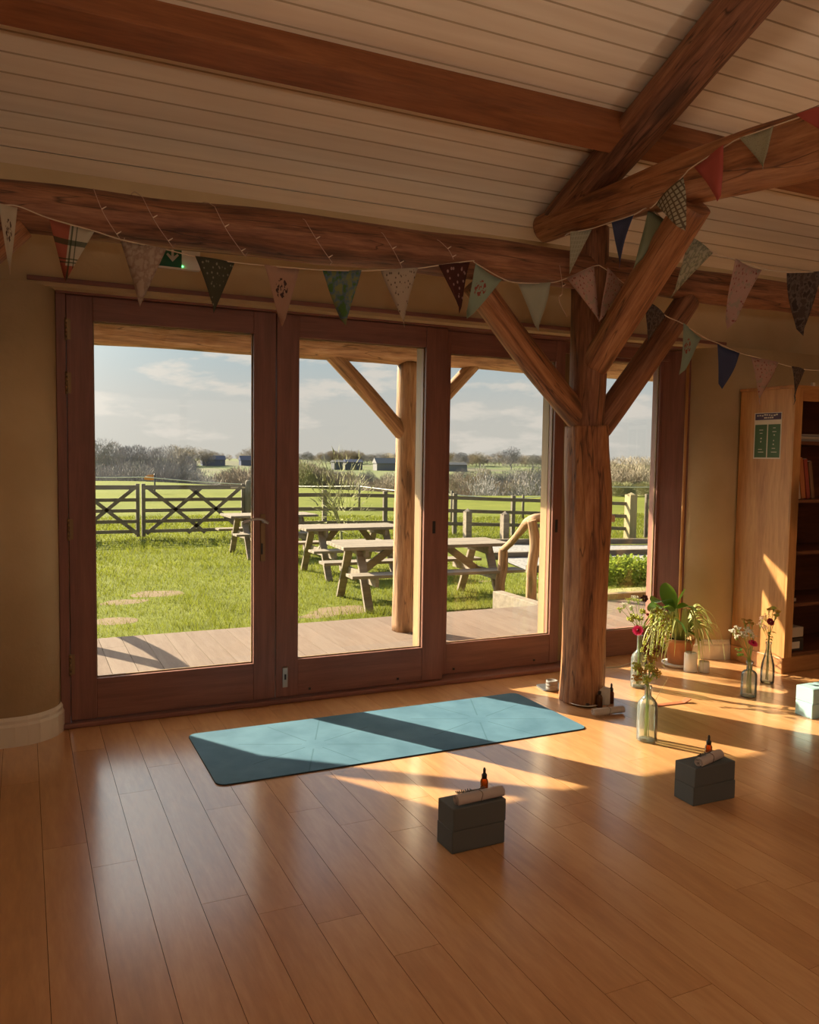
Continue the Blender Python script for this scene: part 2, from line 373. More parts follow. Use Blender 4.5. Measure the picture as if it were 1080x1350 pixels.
def boards(name, x0, x1, w, xoff, y0, y1, z, th, mats, lens, joints, gap=.0016, seed=3):
    rnd = random.Random(seed); mb = MB(); cols = []
    k0 = math.floor((x0-xoff)/w); k1 = math.ceil((x1-xoff)/w)
    for k in range(k0, k1):
        a = max(x0, xoff+k*w)+gap/2; b = min(x1, xoff+(k+1)*w)-gap/2
        if b-a < .01: continue
        js = sorted(joints[k]) if k in joints else None
        cuts = []
        if js:
            y = js[0]
            while y > y0: cuts.append(y); y -= rnd.uniform(*lens)
            y = js[-1]
            cuts += js[1:]
            y += rnd.uniform(*lens)
            while y < y1: cuts.append(y); y += rnd.uniform(*lens)
        else:
            y = y0 + rnd.uniform(.2, lens[1])
            while y < y1: cuts.append(y); y += rnd.uniform(*lens)
        cuts = [y0]+sorted(set(cuts))+[y1]
        for c0, c1 in zip(cuts, cuts[1:]):
            if c1-c0 < .02: continue
            mb.box((a, c0+gap*.4, z-th), (b, c1-gap*.4, z)); c = (rnd.random() if k >= 0 else -.25, rnd.random(), rnd.random(), 1)
            cols += [c]*6
    n = len(mb.f)
    mb.box((x0, y0, z-th-.02), (x1, y1, z-th*.5), mi=1); cols += [(0,0,0,1)]*(len(mb.f)-n)
    o = mb.build(name, mats)
    at = o.data.attributes.new('board', 'FLOAT_COLOR', 'FACE'); at.data.foreach_set('color', [c for q in cols for c in q])
    return o
BW = .1446; BO = .0425
J = {0: [-1.35], -1: [-.69], 1: [-1.55], 4: [-2.045, -1.248], 6: [-2.4], 7: [-1.58]}
floor = struct(boards('floor', X0, X1, BW, BO, Y0, .30, 0.0, .012, [M_FLOOR, M_GAP], (.9, 1.9), J))

# ceiling of painted boards, two slopes
mb = MB()
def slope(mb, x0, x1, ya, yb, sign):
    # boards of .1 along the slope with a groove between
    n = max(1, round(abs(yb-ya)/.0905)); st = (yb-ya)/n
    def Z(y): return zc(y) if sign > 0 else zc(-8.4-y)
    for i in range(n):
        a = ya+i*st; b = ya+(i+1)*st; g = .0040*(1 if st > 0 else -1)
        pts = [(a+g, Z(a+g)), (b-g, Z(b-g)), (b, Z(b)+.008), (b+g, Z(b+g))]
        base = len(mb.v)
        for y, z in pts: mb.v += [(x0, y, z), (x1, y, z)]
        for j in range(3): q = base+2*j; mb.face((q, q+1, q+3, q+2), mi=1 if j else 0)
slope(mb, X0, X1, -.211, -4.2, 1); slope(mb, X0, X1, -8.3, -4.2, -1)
mb.box((X0, -.214, zc(-.211)-.002), (X1, -.205, zc(-.211)+.06))
v0 = len(mb.v)
mb.v += [(X0,-.05,zc(-.05)-.006),(X1,-.05,zc(-.05)-.006),(X1,-.212,zc(-.212)-.006),(X0,-.212,zc(-.212)-.006)]; mb.face((v0,v0+1,v0+2,v0+3))
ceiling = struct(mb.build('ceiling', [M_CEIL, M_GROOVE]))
mb = MB()   # roof over the boards
for a, b in (((.5, zc(.5)+.06), (-4.2, zc(-4.2)+.06)), ((-4.2, zc(-4.2)+.06), (-8.6, zc(.2)+.06))):
    v0 = len(mb.v)
    for dz in (0, .12):
        for y, z in (a, b): mb.v += [(X0-.3, y, z+dz), (X1+.3, y, z+dz)]
    for q in ((0,1,3,2),(4,6,7,5),(0,4,5,1),(2,3,7,6),(0,2,6,4),(1,5,7,3)): mb.face([v0+i for i in q])
roof = struct(mb.build('roof', M_GREYC))

# window wall: thick, plastered, with rounded corners beside the doors
TR = .205
mb = MB()
def arc(cx, cy, r, a0, a1, n=10): return [(cx+r*math.cos(math.radians(a0+(a1-a0)*i/n)), cy+r*math.sin(math.radians(a0+(a1-a0)*i/n))) for i in range(n+1)]
CURVE_R = [(4.205,.03),(4.225,-.02),(4.255,-.07),(4.29,-.115),(4.335,-.15),(4.39,-.175),(4.45,-.19)]
polyL = [(X0-.15, .35), (X0-.15, -.19)] + arc(-.05, .015, TR, -90, 0) + [(.155, .35)]
polyR = [(4.205, .35)] + CURVE_R + [(6.05, -.19), (6.05, .35)]
mb.extrude(polyL, -.05, 2.16, smooth=True); mb.extrude(polyR, -.05, 2.16, smooth=True); mb.box((9.45, -.19, -.05), (X1+.15, .35, 2.16))
mb.box((X0-.15, -.12, 2.159), (X1+.15, .35, 2.82))
wall_f = struct(mb.build('wall_front', M_PLASTER))
for p in wall_f.data.polygons:
    if abs(p.normal.z) > .5: p.use_smooth = False
struct(MB().box((X0-.15, Y0-.15, -.1), (X0, .35, 4.8)).build('wall_left', M_PLASTER))
struct(MB().box((X1, Y0-.15, -.1), (X1+.15, .35, 4.8)).build('wall_right', M_PLASTER))
struct(MB().box((X0-.15, Y0-.15, -.1), (X1+.15, Y0, 2.9)).build('wall_back', M_PLASTER))

# skirting that follows the rounded corners
def skirting(name, path):
    mb = MB(); prof = [(0,0),(.018,0),(.018,.095),(.012,.108),(.012,.122),(.004,.138),(0,.138)]
    P = [Vector((x,y,0)) for x,y in path]; n = len(P); k = len(prof)
    for i, p in enumerate(P):
        t = (P[min(i+1,n-1)]-P[max(i-1,0)]).normalized(); nrm = Vector((t.y, -t.x, 0))
        for d, z in prof: q = p+nrm*d; mb.v.append((q.x, q.y, z))
    for i in range(n-1):
        for j in range(k-1):
            a = i*k+j; mb.face((a, a+k, a+k+1, a+1))
    mb.face([j for j in range(k)]); mb.face([(n-1)*k+j for j in range(k)][::-1])
    return struct(mb.build(name, M_SKIRT))
skirting('baseboard_left', [(X0, -.19)] + arc(-.05, .015, TR, -90, -4, 6))
skirting('baseboard_right', CURVE_R[1:] + [(4.47, -.19)])

# lintel, jambs, threshold
struct(MB().box((.03, -.135, 2.178), (4.40, .10, 2.2)).box((.155, -.03, 2.15), (4.12, .10, 2.178)).build('trim_1', M_DOOR_X, bevel=.004))
struct(MB().box((.155, -.01, 0), (.2, .12, 2.15)).build('trim_2', M_DOOR_Z, bevel=.003))
struct(MB().extrude([(4.15,.30),(4.112,.245),(4.104,.20),(4.199,.028),(4.21,.0),(4.235,.0),(4.235,.34)], 0, 2.15).build('trim_3', M_DOOR_Z))
struct(MB().tube([(4.203, .018, 0), (4.203, .018, 2.15)], .011, 12).build('trim_9', M_PINE_Z))
struct(MB().box((.155, -.035, 0), (3.32, .13, .026)).build('trim_4', M_DOOR_X, bevel=.006))
# frames added around the unseen fill lamps, as roof lights and rear window
for i, x in enumerate((-.3, 2.3, 4.9)):
    mx_ = Matrix.Translation((x, -5.0, zc(-3.4)-.03)) @ Matrix.Rotation(math.radians(25.2), 4, 'X')
    mb = MB()
    for a, c in (((-.62,-.52,-.04),(.62,-.45,.04)), ((-.62,.45,-.04),(.62,.52,.04)), ((-.62,-.45,-.04),(-.55,.45,.04)), ((.55,-.45,-.04),(.62,.45,.04))): mb.box(a, c, 0, mx_)
    struct(mb.build('window_%d' % (i+2), M_DOOR_X))
mb = MB()
for a, c in (((.5,-8.3,.7),(3.9,-8.24,.8)), ((.5,-8.3,2.2),(3.9,-8.24,2.3)), ((.5,-8.3,.8),(.6,-8.24,2.2)), ((3.8,-8.3,.8),(3.9,-8.24,2.2)), ((2.15,-8.3,.8),(2.25,-8.24,2.2))): mb.box(a, c)
struct(mb.build('window_5', M_DOOR_X))
# outer mullions between the leaves, whose sides the sun reaches
struct(MB().box((2.179, .07, -.02), (2.30, .165, 2.15)).build('trim_5', M_SILLW, bevel=.003))
struct(MB().box((3.144, .15, -.02), (3.30, .225, 2.15)).build('trim_6', M_SILLW, bevel=.003))
struct(MB().box((.155, .13, 2.08), (4.15, .35, 2.155)).build('trim_7', M_DOOR_X))
struct(MB().box((.155, .30, -.06), (4.15, .36, .0)).build('trim_8', M_SILLW))

def leaf_frame(name, x0, x1, z0, z1, y0, y1, gx0, gx1, gz0, gz1, glassY):
    mb = MB()
    mb.box((x0, y0, z0), (gx0, y1, z1), 0); mb.box((gx1, y0, z0), (x1, y1, z1), 0)
    mb.box((gx0, y0+.002, gz1), (gx1, y1-.002, z1), 1); mb.box((gx0, y0+.002, z0), (gx1, y1-.002, gz0), 1)
    o = struct(mb.build(name, [M_DOOR_Z, M_DOOR_X], bevel=.003))
    g = MB().box((gx0-.01, glassY-.002, gz0-.01), (gx1+.01, glassY+.002, gz1+.01)).build('glass_pane', M_GLASS, o, label='clear glass pane')
    b = MB(); w = .006
    for a, c in (((gx0, glassY-.012, gz0), (gx0+w, glassY-.003, gz1)), ((gx1-w, glassY-.012, gz0), (gx1, glassY-.003, gz1)), ((gx0, glassY-.012, gz0), (gx1, glassY-.003, gz0+w)), ((gx0, glassY-.012, gz1-w), (gx1, glassY-.003, gz1))): b.box(a, c)
    b.build('glazing_bead', M_SILLW, o)
    return o
d1 = leaf_frame('door_1', .203, 1.254, .03, 2.148, .0, .065, .325, 1.133, .235, 2.03, .04)
d2 = leaf_frame('door_2', 1.260, 2.306, .03, 2.148, .0, .065, 1.387, 2.165, .235, 2.027, .04)
d3 = leaf_frame('door_3', 2.20, 3.215, .03, 2.148, .080, .145, 2.372, 3.144, .223, 2.013, .115)
w1 = leaf_frame('window_1', 3.22, 4.125, .0, 2.148, .17, .25, 3.34, 4.098, .185, 2.06, .20)
# added unseen doors further along the wall, so more sun bounces into the room
for i, x in enumerate((6.05, 7.18, 8.31)): leaf_frame('door_%d' % (i+4), x, x+1.13, .0, 2.158, .0, .065, x+.12, x+1.01, .235, 2.03, .04)
# hinges, handle, bolts
def hinge(z):
    mb = MB()
    for i in range(5): mb.lathe([(.0065, 0), (.0065, .020)], (.2, -.009, z-.055+i*.022), 10)
    mb.box((.2, -.006, z-.05), (.222, -.001, z+.05))
    return mb.build('hinge', M_BRASS, d1, label='small metal hinge on the left edge')
for z in (1.72, 1.98, .32, 1.0): hinge(z)
h = MB(); h.box((1.168, -.010, .80), (1.196, -.001, 1.06)).build('handle_plate', M_BRASS, d1, bevel=.004)
mb = MB(); mb.tube([(1.182, -.002, 1.02), (1.182, -.05, 1.02)], .008, 10)
mb.tube(spline([(1.20, -.052, 1.012), (1.16, -.055, 1.035), (1.11, -.055, 1.035), (1.06, -.05, 1.018)], 5), [.007]*15+[.006], 10)
mb.build('door_handle', M_STEEL, d1, label='curved lever handle')
mb = MB(); mb.box((1.171, -.013, .84), (1.180, -.009, .90)); mb.build('keyhole', M_BLACK, d1)
mb = MB(); mb.box((1.296, -.008, .085), (1.326, -.001, .20)); mb.lathe([(.015,0),(.015,.006)], (1.311,-.004,.196), 16); bolt = mb.build('floor_bolt', M_STEEL, d2, bevel=.003, label='tall metal bolt plate at the foot')
MB().box((1.306, -.011, .13), (1.316, -.007, .16)).build('keyhole', M_BLACK, bolt)
MB().box((2.222, -.003, .925), (2.242, .002, 1.0)).build('flush_pull', M_BLACK, d2, bevel=.004)
MB().box((3.165, .076, .90), (3.185, .082, .985)).build('flush_pull', M_BLACK, d3, bevel=.004)
for o, xs, y in ((d2, (1.45, 2.0), -.004), (d3, (2.42, 3.02), .076)):
    for x in xs: MB().box((x, y, .055), (x+.012, y+.006, .067)).build('bolt_head', M_BLACK, o)

# emergency exit sign on the wall above the doors
t = thing('exit_sign', 'small green emergency exit sign with a white down arrow above the left door', 'sign', (.62, -.12, 2.33))
M_SIGN, nt, b = principled('green_sign_face', (.01,.10,.04), .4, .4)
M_SIGNW, nt, b = principled('white_sign_mark', (.50,.48,.42), .5)
MB().box((-.06, -.035, -.035), (.20, 0, .075)).build('housing', M_WHITE, t, bevel=.004)
MB().box((-.05, -.040, -.030), (.108, -.034, .068)).build('sign_panel', M_SIGN, t)
ay = -.042
mb = MB(); Mx = Matrix(((1,0,0,0),(0,0,1,0),(0,1,0,0),(0,0,0,1)))
mb.extrude([(.058,.060),(.058,.02),(.041,.035),(.034,.027),(.064,-.006),(.094,.027),(.087,.035),(.070,.02),(.070,.060)], ay, ay+.002, mat=Mx)
mb.build('down_arrow', M_SIGNW, t)
mb = MB()
mb.extrude([(-.030,.045),(-.012,.045),(.002,.030),(-.002,.024),(-.014,.032),(-.016,.016),(-.004,.004),(-.010,-.018),(-.017,-.016),(-.014,.002),(-.026,.010),(-.034,-.010),(-.044,-.012),(-.032,.018),(-.034,.034),(-.044,.024),(-.048,.030)], ay, ay+.002, mat=Mx)
mb.extrude([(-.020+.008*math.cos(a*.7), .056+.008*math.sin(a*.7)) for a in range(9)], ay, ay+.002, mat=Mx)
mb.build('running_figure', M_SIGNW, t)
M_LED, nt, b = principled('green_led', (.1,.9,.2)); b.inputs['Emission Color'].default_value = (.15,1,.25,1); b.inputs['Emission Strength'].default_value = 3.0
MB().ball((.112, -.042, -.024), .005, seg=8).build('indicator_light', M_LED, t)

# ================================================================== the timber frame
def log(name, label, path, rad, mat, cat='beam', n=6, wob=.16, seed=0.0, sides=26, group=None):
    P = spline(path, n); R = []
    m = len(path)
    rr = rad if hasattr(rad, '__len__') else [rad]*m
    for i in range(len(P)):
        t = i/n; a = min(int(t), m-2); R.append(lerp(rr[a], rr[a+1], t-a))
    mb = MB().tube(P, R, sides, wob=wob, seed=seed)
    o = mb.build(name, mat); tag(o, label, cat, group)
    return o
post_path = [(2.905, -.6, 0), (2.90, -.6, .35), (2.905, -.605, .8), (2.895, -.6, 1.2), (2.88, -.6, 1.57)]
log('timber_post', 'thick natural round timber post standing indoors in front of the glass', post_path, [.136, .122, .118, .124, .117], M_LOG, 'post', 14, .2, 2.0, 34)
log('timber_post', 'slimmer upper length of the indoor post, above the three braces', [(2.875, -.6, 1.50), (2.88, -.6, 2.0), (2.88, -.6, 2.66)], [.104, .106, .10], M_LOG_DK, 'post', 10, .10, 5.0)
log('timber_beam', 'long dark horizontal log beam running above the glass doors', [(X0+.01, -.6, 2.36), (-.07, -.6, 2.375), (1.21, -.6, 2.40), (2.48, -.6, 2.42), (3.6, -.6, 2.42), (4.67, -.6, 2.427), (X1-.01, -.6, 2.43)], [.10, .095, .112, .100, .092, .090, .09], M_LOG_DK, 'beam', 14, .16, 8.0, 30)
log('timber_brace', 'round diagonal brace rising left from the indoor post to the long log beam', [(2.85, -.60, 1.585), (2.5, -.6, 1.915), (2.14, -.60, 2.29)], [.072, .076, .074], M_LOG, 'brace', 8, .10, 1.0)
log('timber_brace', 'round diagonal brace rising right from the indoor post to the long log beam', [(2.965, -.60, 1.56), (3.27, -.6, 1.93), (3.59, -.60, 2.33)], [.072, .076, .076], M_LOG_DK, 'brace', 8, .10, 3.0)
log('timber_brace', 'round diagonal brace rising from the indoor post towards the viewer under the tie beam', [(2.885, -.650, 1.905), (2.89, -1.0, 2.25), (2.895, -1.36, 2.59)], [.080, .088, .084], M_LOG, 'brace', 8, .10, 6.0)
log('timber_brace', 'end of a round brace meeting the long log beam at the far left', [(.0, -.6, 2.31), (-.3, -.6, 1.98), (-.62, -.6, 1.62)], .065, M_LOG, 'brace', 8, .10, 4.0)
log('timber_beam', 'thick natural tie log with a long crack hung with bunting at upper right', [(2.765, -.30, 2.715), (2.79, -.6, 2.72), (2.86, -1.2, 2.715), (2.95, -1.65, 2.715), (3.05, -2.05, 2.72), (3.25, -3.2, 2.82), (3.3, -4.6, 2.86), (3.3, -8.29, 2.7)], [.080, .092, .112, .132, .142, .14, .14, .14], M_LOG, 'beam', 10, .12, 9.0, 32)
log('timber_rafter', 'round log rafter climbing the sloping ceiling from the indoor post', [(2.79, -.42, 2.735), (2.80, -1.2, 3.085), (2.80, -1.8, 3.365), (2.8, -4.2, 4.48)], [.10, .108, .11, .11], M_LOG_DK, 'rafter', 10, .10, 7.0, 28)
# the square-sawn purlin under the boards
u1 = Vector((0, .905, -.425)); n1_ = Vector((0, -.425, -.905))
pa = Vector((0, -1.005, zc(-1.005)))
mb = MB(); v0 = len(mb.v)
for x in (X0+.01, X1-.01):
    for q in (pa - n1_*.02, pa - n1_*.02+u1*.13, pa+u1*.13+n1_*.148, pa+n1_*.148): mb.v.append((x, q.y, q.z))
for q in ((0,1,2,3),(4,7,6,5),(0,4,5,1),(1,5,6,2),(2,6,7,3),(3,7,4,0)): mb.face([v0+i for i in q])
tag(mb.build('timber_purlin', M_PURLIN, bevel=.004), 'square-sawn dark red purlin crossing the white boarded ceiling', 'beam')

# ================================================================== outdoors: deck and porch
deck = struct(boards('deck', -5.0, 14.0, .1620, .4998, .36, 2.21, -.03, .02, [M_DECK, M_GAP], (3, 5), {}, gap=.004, seed=5))
def porch_post(x, lab):
    t = log('porch_post', lab, [(x, 1.62, -.03), (x-.005, 1.62, .7), (x, 1.62, 1.4), (x, 1.62, 2.13)], [.098, .094, .088, .082], M_LOG_OUT, 'post', 8, .12, x, 24)
    return t
porch_post(2.795, 'barked outdoor log post standing on the deck behind the middle pane')
porch_post(-.60, 'outdoor log post on the deck hidden behind the left wall')
porch_post(6.19, 'outdoor log post on the deck beyond the right column')
for i, (x, l) in enumerate(((2.795, 'outdoor brace to the left of the middle porch post'), (-.60, None), (6.19, None))):
    log('porch_brace', l or ('left brace of the porch post hidden behind the left wall' if i == 1 else 'left brace of the porch post beyond the right column'), [(x-.03, 1.62, 1.56), (x-.33, 1.62, 1.86), (x-.66, 1.62, 2.18)], .062, M_LOG_OUT, 'brace', 6, .08, x+1, 16)
    log('porch_brace', ('outdoor brace to the right of the middle porch post', 'right brace of the porch post hidden behind the left wall', 'right brace of the porch post beyond the right column')[i], [(x+.03, 1.62, 1.56), (x+.30, 1.62, 1.84), (x+.62, 1.62, 2.17)], .055, M_LOG_OUT, 'brace', 6, .08, x+2, 16)
log('porch_beam', 'sunlit outdoor log beam seen along the top of every pane', [(-5, 1.62, 2.23), (-1, 1.62, 2.225), (2.3, 1.62, 2.23), (5, 1.62, 2.23), (14, 1.62, 2.22)], [.115, .115, .118, .118, .115], M_LOG_OUT, 'beam', 14, .10, 12.0, 24)
mb = MB(); v0 = 0
for y, z in ((.2, 2.60), (2.05, 2.40)):
    mb.v += [(-5, y, z), (14, y, z), (-5, y, z+.06), (14, y, z+.06)]
for q in ((0,1,5,4),(2,6,7,3),(0,2,3,1),(4,5,7,6),(0,4,6,2),(1,3,7,5)): mb.face(q)
struct(mb.build('porch_roof', M_GREYWOOD))

# ================================================================== ground, fields, hills
def smooth(a, b, x): t = max(0, min(1, (x-a)/(b-a))); return t*t*(3-2*t)
def ground_z(x, y):
    z = -.42
    z -= .22*smooth(6, 14, x)*smooth(6, 12, y)
    ang = x/max(y, 1)
    crest = lerp(58, 34, smooth(.08, .7, ang))
    d = y - crest
    z -= .0045*max(0, min(y, crest)-16)
    if d > 0:
        z -= 7.0*smooth(0, 75, d) + 1.2*smooth(0, 20, d)
        hill = smooth(115, 420, y+.25*x)
        z += hill*lerp(7.3, 6.6, smooth(0, .6, ang))
        z += 1.6*noise.noise(Vector((x*.012, y*.012, 3)))*smooth(0, 60, d)
    return z
def terrain():
    ys = [2.2, 3, 4, 5, 6, 8, 10, 12, 14, 16, 20, 25, 30]+[30+4*i for i in range(1, 60)]+[270+15*i for i in range(1, 30)]
    xs = [-120+8*i for i in range(14)]+[-8+2*i for i in range(16)]+[24+8*i for i in range(60)]
    mb = MB()
    for y in ys:
        for x in xs: mb.v.append((x, y, ground_z(x, y)))
    n = len(xs)
    for i in range(len(ys)-1):
        for j in range(n-1): a = i*n+j; mb.face((a, a+1, a+n+1, a+n), smooth=True)
    return mb
m, nt, b = principled('pasture', (.2,.26,.04), .9, .1)
t = node(nt, 'ShaderNodeTexCoord'); pos = t.outputs['Object']
sp = node(nt, 'ShaderNodeSeparateXYZ'); nt.links.new(pos, sp.inputs[0])
n1 = node(nt, 'ShaderNodeTexNoise', i_Scale=.6, i_Detail=8.0, i_Roughness=.7); nt.links.new(pos, n1.inputs['Vector'])
n2 = node(nt, 'ShaderNodeTexNoise', i_Scale=.018, i_Detail=4.0); nt.links.new(pos, n2.inputs['Vector'])
near = ramp(nt, [(.3, (.10,.115,.015)), (.5, (.135,.15,.022)), (.7, (.18,.185,.032))], n1.outputs['Fac'])
far = ramp(nt, [(.38, (.14,.13,.09)), (.48, (.12,.145,.065)), (.56, (.15,.165,.075)), (.68, (.17,.155,.115))], n2.outputs['Fac'])
dist = mth(nt, 'MULTIPLY', mth(nt, 'SUBTRACT', sp.outputs[1], 60), 1/40); dc = node(nt, 'ShaderNodeClamp'); nt.links.new(dist, dc.inputs[0])
base = mix(nt, near.outputs[0], far.outputs[0], dc.outputs[0])
# bare earth patches of the lawn
cl_ = node(nt, 'ShaderNodeTexNoise', i_Scale=1.1, i_Detail=5.0, i_Roughness=.6)
va = node(nt, 'ShaderNodeMapping'); va.inputs['Location'].default_value = (3.3, 1.9, 0); nt.links.new(pos, va.inputs[0]); nt.links.new(va.outputs[0], cl_.inputs['Vector'])
pr_ = ramp(nt, [(.70, (0,0,0)), (.73, (1,1,1))], cl_.outputs['Fac'])
lim = mth(nt, 'LESS_THAN', sp.outputs[1], 12.0)
base = mix(nt, base, (.27,.19,.12), mth(nt, 'MULTIPLY', pr_.outputs[0], lim))
nt.links.new(base, b.inputs['Base Color']); MATS['pasture'] = m
link_bump(nt, b, n1.outputs['Fac'], .5, .08)
ground = struct(terrain().build('ground', m))

# grass blades on the lawn
PATCHES = []
for px_, py_, r in ((207, 783, .34), (163, 794, .24), (152, 819, .26), (449, 805, .36), (418, 812, .2)):
    q = on_z(px_, py_, -.42); PATCHES.append((q.x, q.y, r))
def lawn_patch(x, y):
    for cx, cy, r in PATCHES:
        if ((x-cx)/1.1)**2+((y-cy)/.8)**2 < r*r*(1+.6*noise.noise(Vector((x*6, y*6, 0)))): return True
    return False
rg = np.random.default_rng(4)
N = 170000
yy = 2.22 + (rg.random(N)**1.3)*18; xx = -0.6 + rg.random(N)*(yy+4.4)*1.02
keep = np.array([(not lawn_patch(a, b_) or rg.random() < .30) and not (b_ > 5.9 and a > 7.0 and b_ < 11) for a, b_ in zip(xx, yy)])
xx = xx[keep]; yy = yy[keep]; N = len(xx)
hh = (.022+.03*rg.random(N))*(1+.03*(yy-2)); tuft = np.array([max(0, noise.noise(Vector((a*1.3, b_*1.3, 5)))) for a, b_ in zip(xx, yy)]); hh *= 1+1.6*tuft
an = rg.random(N)*6.283; w = .0028*(1+.18*(yy-2)); lean = .6*hh
zz = np.array([ground_z(a, b_) for a, b_ in zip(xx, yy)])
V = np.zeros((N, 3, 3)); V[:,0] = np.stack([xx-np.cos(an)*w, yy-np.sin(an)*w, zz-.01], 1); V[:,1] = np.stack([xx+np.cos(an)*w, yy+np.sin(an)*w, zz-.01], 1)
la = rg.random(N)*6.283; V[:,2] = np.stack([xx+np.cos(la)*lean, yy+np.sin(la)*lean, zz+hh], 1)
me = bpy.data.meshes.new('lawn_grass'); me.vertices.add(N*3); me.vertices.foreach_set('co', V.ravel()); me.loops.add(N*3); me.loops.foreach_set('vertex_index', np.arange(N*3)); me.polygons.add(N); me.polygons.foreach_set('loop_start', np.arange(N)*3); me.polygons.foreach_set('loop_total', np.full(N, 3)); me.update(); me.validate()
M_GRASS = leaf('grass_blades', (.2,.24,.03), .6, .45, (.20,.22,.022))
nt = M_GRASS.node_tree; gp = node(nt, 'ShaderNodeTexCoord'); gn = node(nt, 'ShaderNodeTexNoise', i_Scale=1.4, i_Detail=6.0); nt.links.new(gp.outputs['Object'], gn.inputs['Vector'])
gr = ramp(nt, [(.35, (.085,.10,.014)), (.55, (.13,.145,.021)), (.7, (.20,.195,.036))], gn.outputs['Fac']); nt.links.new(gr.outputs[0], nt.nodes['Principled BSDF'].inputs['Base Color'])
me.materials.append(M_GRASS); go = bpy.data.objects.new('lawn_grass', me); COL.objects.link(go)
tag(go, 'short sunlit green grass of the lawn between deck and gates', 'grass', kind='stuff')
M_EARTH, nt, b = principled('bare_earth', (.21,.15,.095), .95, .1)
mb = MB()
for cx, cy, r in PATCHES:
    base = len(mb.v); k = 28
    for i in range(k):
        a = 6.283*i/k; q = r*(1+.35*noise.noise(Vector((math.cos(a)*1.5+cx, math.sin(a)*1.5, cy))))
        mb.v.append((cx+1.05*q*math.cos(a), cy+.78*q*math.sin(a), -.419))
    mb.v.append((cx, cy, -.414))
    for i in range(k): mb.face((base+i, base+(i+1) % k, base+k))
struct(mb.build('earth_patches', M_EARTH))
# gravel drive at the right with timber edging
M_GRAVEL, nt, b = principled('gravel', (.5,.46,.42), .9, .2)
t = node(nt, 'ShaderNodeTexCoord'); vo = node(nt, 'ShaderNodeTexVoronoi', i_Scale=22.0); nt.links.new(t.outputs['Object'], vo.inputs['Vector'])
r = ramp(nt, [(.1, (.38,.35,.33)), (.5, (.28,.26,.25)), (.8, (.18,.17,.16))], vo.outputs['Distance']); nt.links.new(r.outputs[0], b.inputs['Base Color'])
def patch(name, poly, dz, mat, res=14):
    mb = MB(); (a, b_, c, d) = [Vector((*p, 0)) for p in poly]
    for i in range(res+1):
        for j in range(res+1):
            p = a.lerp(b_, i/res).lerp(d.lerp(c, i/res), j/res); mb.v.append((p.x, p.y, ground_z(p.x, p.y)+dz))
    for i in range(res):
        for j in range(res): q = i*(res+1)+j; mb.face((q, q+res+1, q+res+2, q+1), smooth=True)
    return struct(mb.build(name, mat))
patch('gravel_drive', ((7.2, 6.4), (22, 5.2), (24, 9.6), (8.4, 10.9)), .03, M_GRAVEL)
for i, (p, q) in enumerate((((7.2, 6.5), (13, 6.0)), ((7.6, 8.3), (14, 7.7)), ((8.2, 10.9), (16, 10.2)))):
    a = Vector((*p, ground_z(*p)+.06)); c = Vector((*q, ground_z(*q)+.06))
    tag(MB().bar(a, c, .12, .12).build('timber_sleeper', M_FENCE), ('timber edging along the near side of the gravel drive', 'low timber edging halfway across the gravel drive', 'timber edging along the far side of the gravel drive')[i], 'sleeper')

# picnic tables
def picnic_table(L, legx, lab, loc, rotz):
    t = thing('picnic_table', lab, 'picnic table', loc, rotz, 'picnic tables on the lawn')
    top = MB(); nb = 6; w = .76/nb
    for i in range(nb): top.box((-L/2, -.38+i*w+.004, .705), (L/2, -.38+(i+1)*w-.004, .745))
    top.build('tabletop', M_GREYWOOD, t, bevel=.004)
    for s in (-1, 1):
        b = MB(); 
        for i in range(2): b.box((-L/2, s*.60+i*.135-.135+.004, .42), (L/2, s*.60+i*.135-.004, .455))
        b.build('bench', M_GREYWOOD, t, bevel=.004)
    for x in (-legx, legx):
        for s in (-1, 1):
            MB().bar((x, s*.60, .0), (x, s*.20, .705), .045, .10, up=(1,0,0)).build('leg', M_GREYWOOD, t, bevel=.003)
        y = x+(.045 if x < 0 else -.045)
        MB().box((y-.022, -.73, .32), (y+.022, .73, .42)).build('bench_bearer', M_GREYWOOD, t, bevel=.003)
        MB().box((y-.022, -.36, .615), (y+.022, .36, .705)).build('top_bearer', M_GREYWOOD, t, bevel=.003)
        MB().bar((y, 0, .37), (y*.42, 0, .70), .09, .04, up=(0,1,0)).build('diagonal_brace', M_GREYWOOD, t)
    return t
picnic_table(2.2, .85, 'nearest weathered picnic table, its middle hidden behind the porch post', (4.48, 4.82, ground_z(4.5, 4.8)), math.radians(-4))
picnic_table(1.6, .52, 'second picnic table standing behind the nearest one, left of the porch post', (4.5, 7.35, ground_z(4.5, 7.3)), math.radians(0))
picnic_table(1.6, .52, 'farthest small picnic table in front of the right gate, cut by the door stile', (4.02, 10.1, ground_z(4, 10)), math.radians(2))

# handrails of twisted natural logs and the step
log('log_handrail_post', 'crooked short log post of the twisted handrail, lower end on the lawn', [(5.22, 4.05, -.45), (5.19, 4.05, -.15), (5.24, 4.07, .08), (5.23, 4.05, .30)], [.06, .055, .065, .055], M_LOG_OUT, 'handrail post', 8, .25, 3.0, 14)
log('log_handrail_post', 'taller log post carrying the upper end of the twisted handrail', [(4.86, 2.87, -.42), (4.85, 2.87, .2), (4.88, 2.87, .5), (4.84, 2.87, .74)], [.062, .056, .058, .05], M_LOG_OUT, 'handrail post', 8, .2, 6.0, 14)
log('log_handrail', 'twisted natural log handrail sloping down towards the lawn', [(5.25, 4.12, .26), (5.14, 3.75, .40), (5.02, 3.35, .58), (4.90, 3.0, .72), (5.0, 2.82, .77), (5.7, 2.6, .76)], [.038, .042, .042, .048, .045, .042], M_LOG_OUT, 'handrail', 8, .2, 9.0, 14)
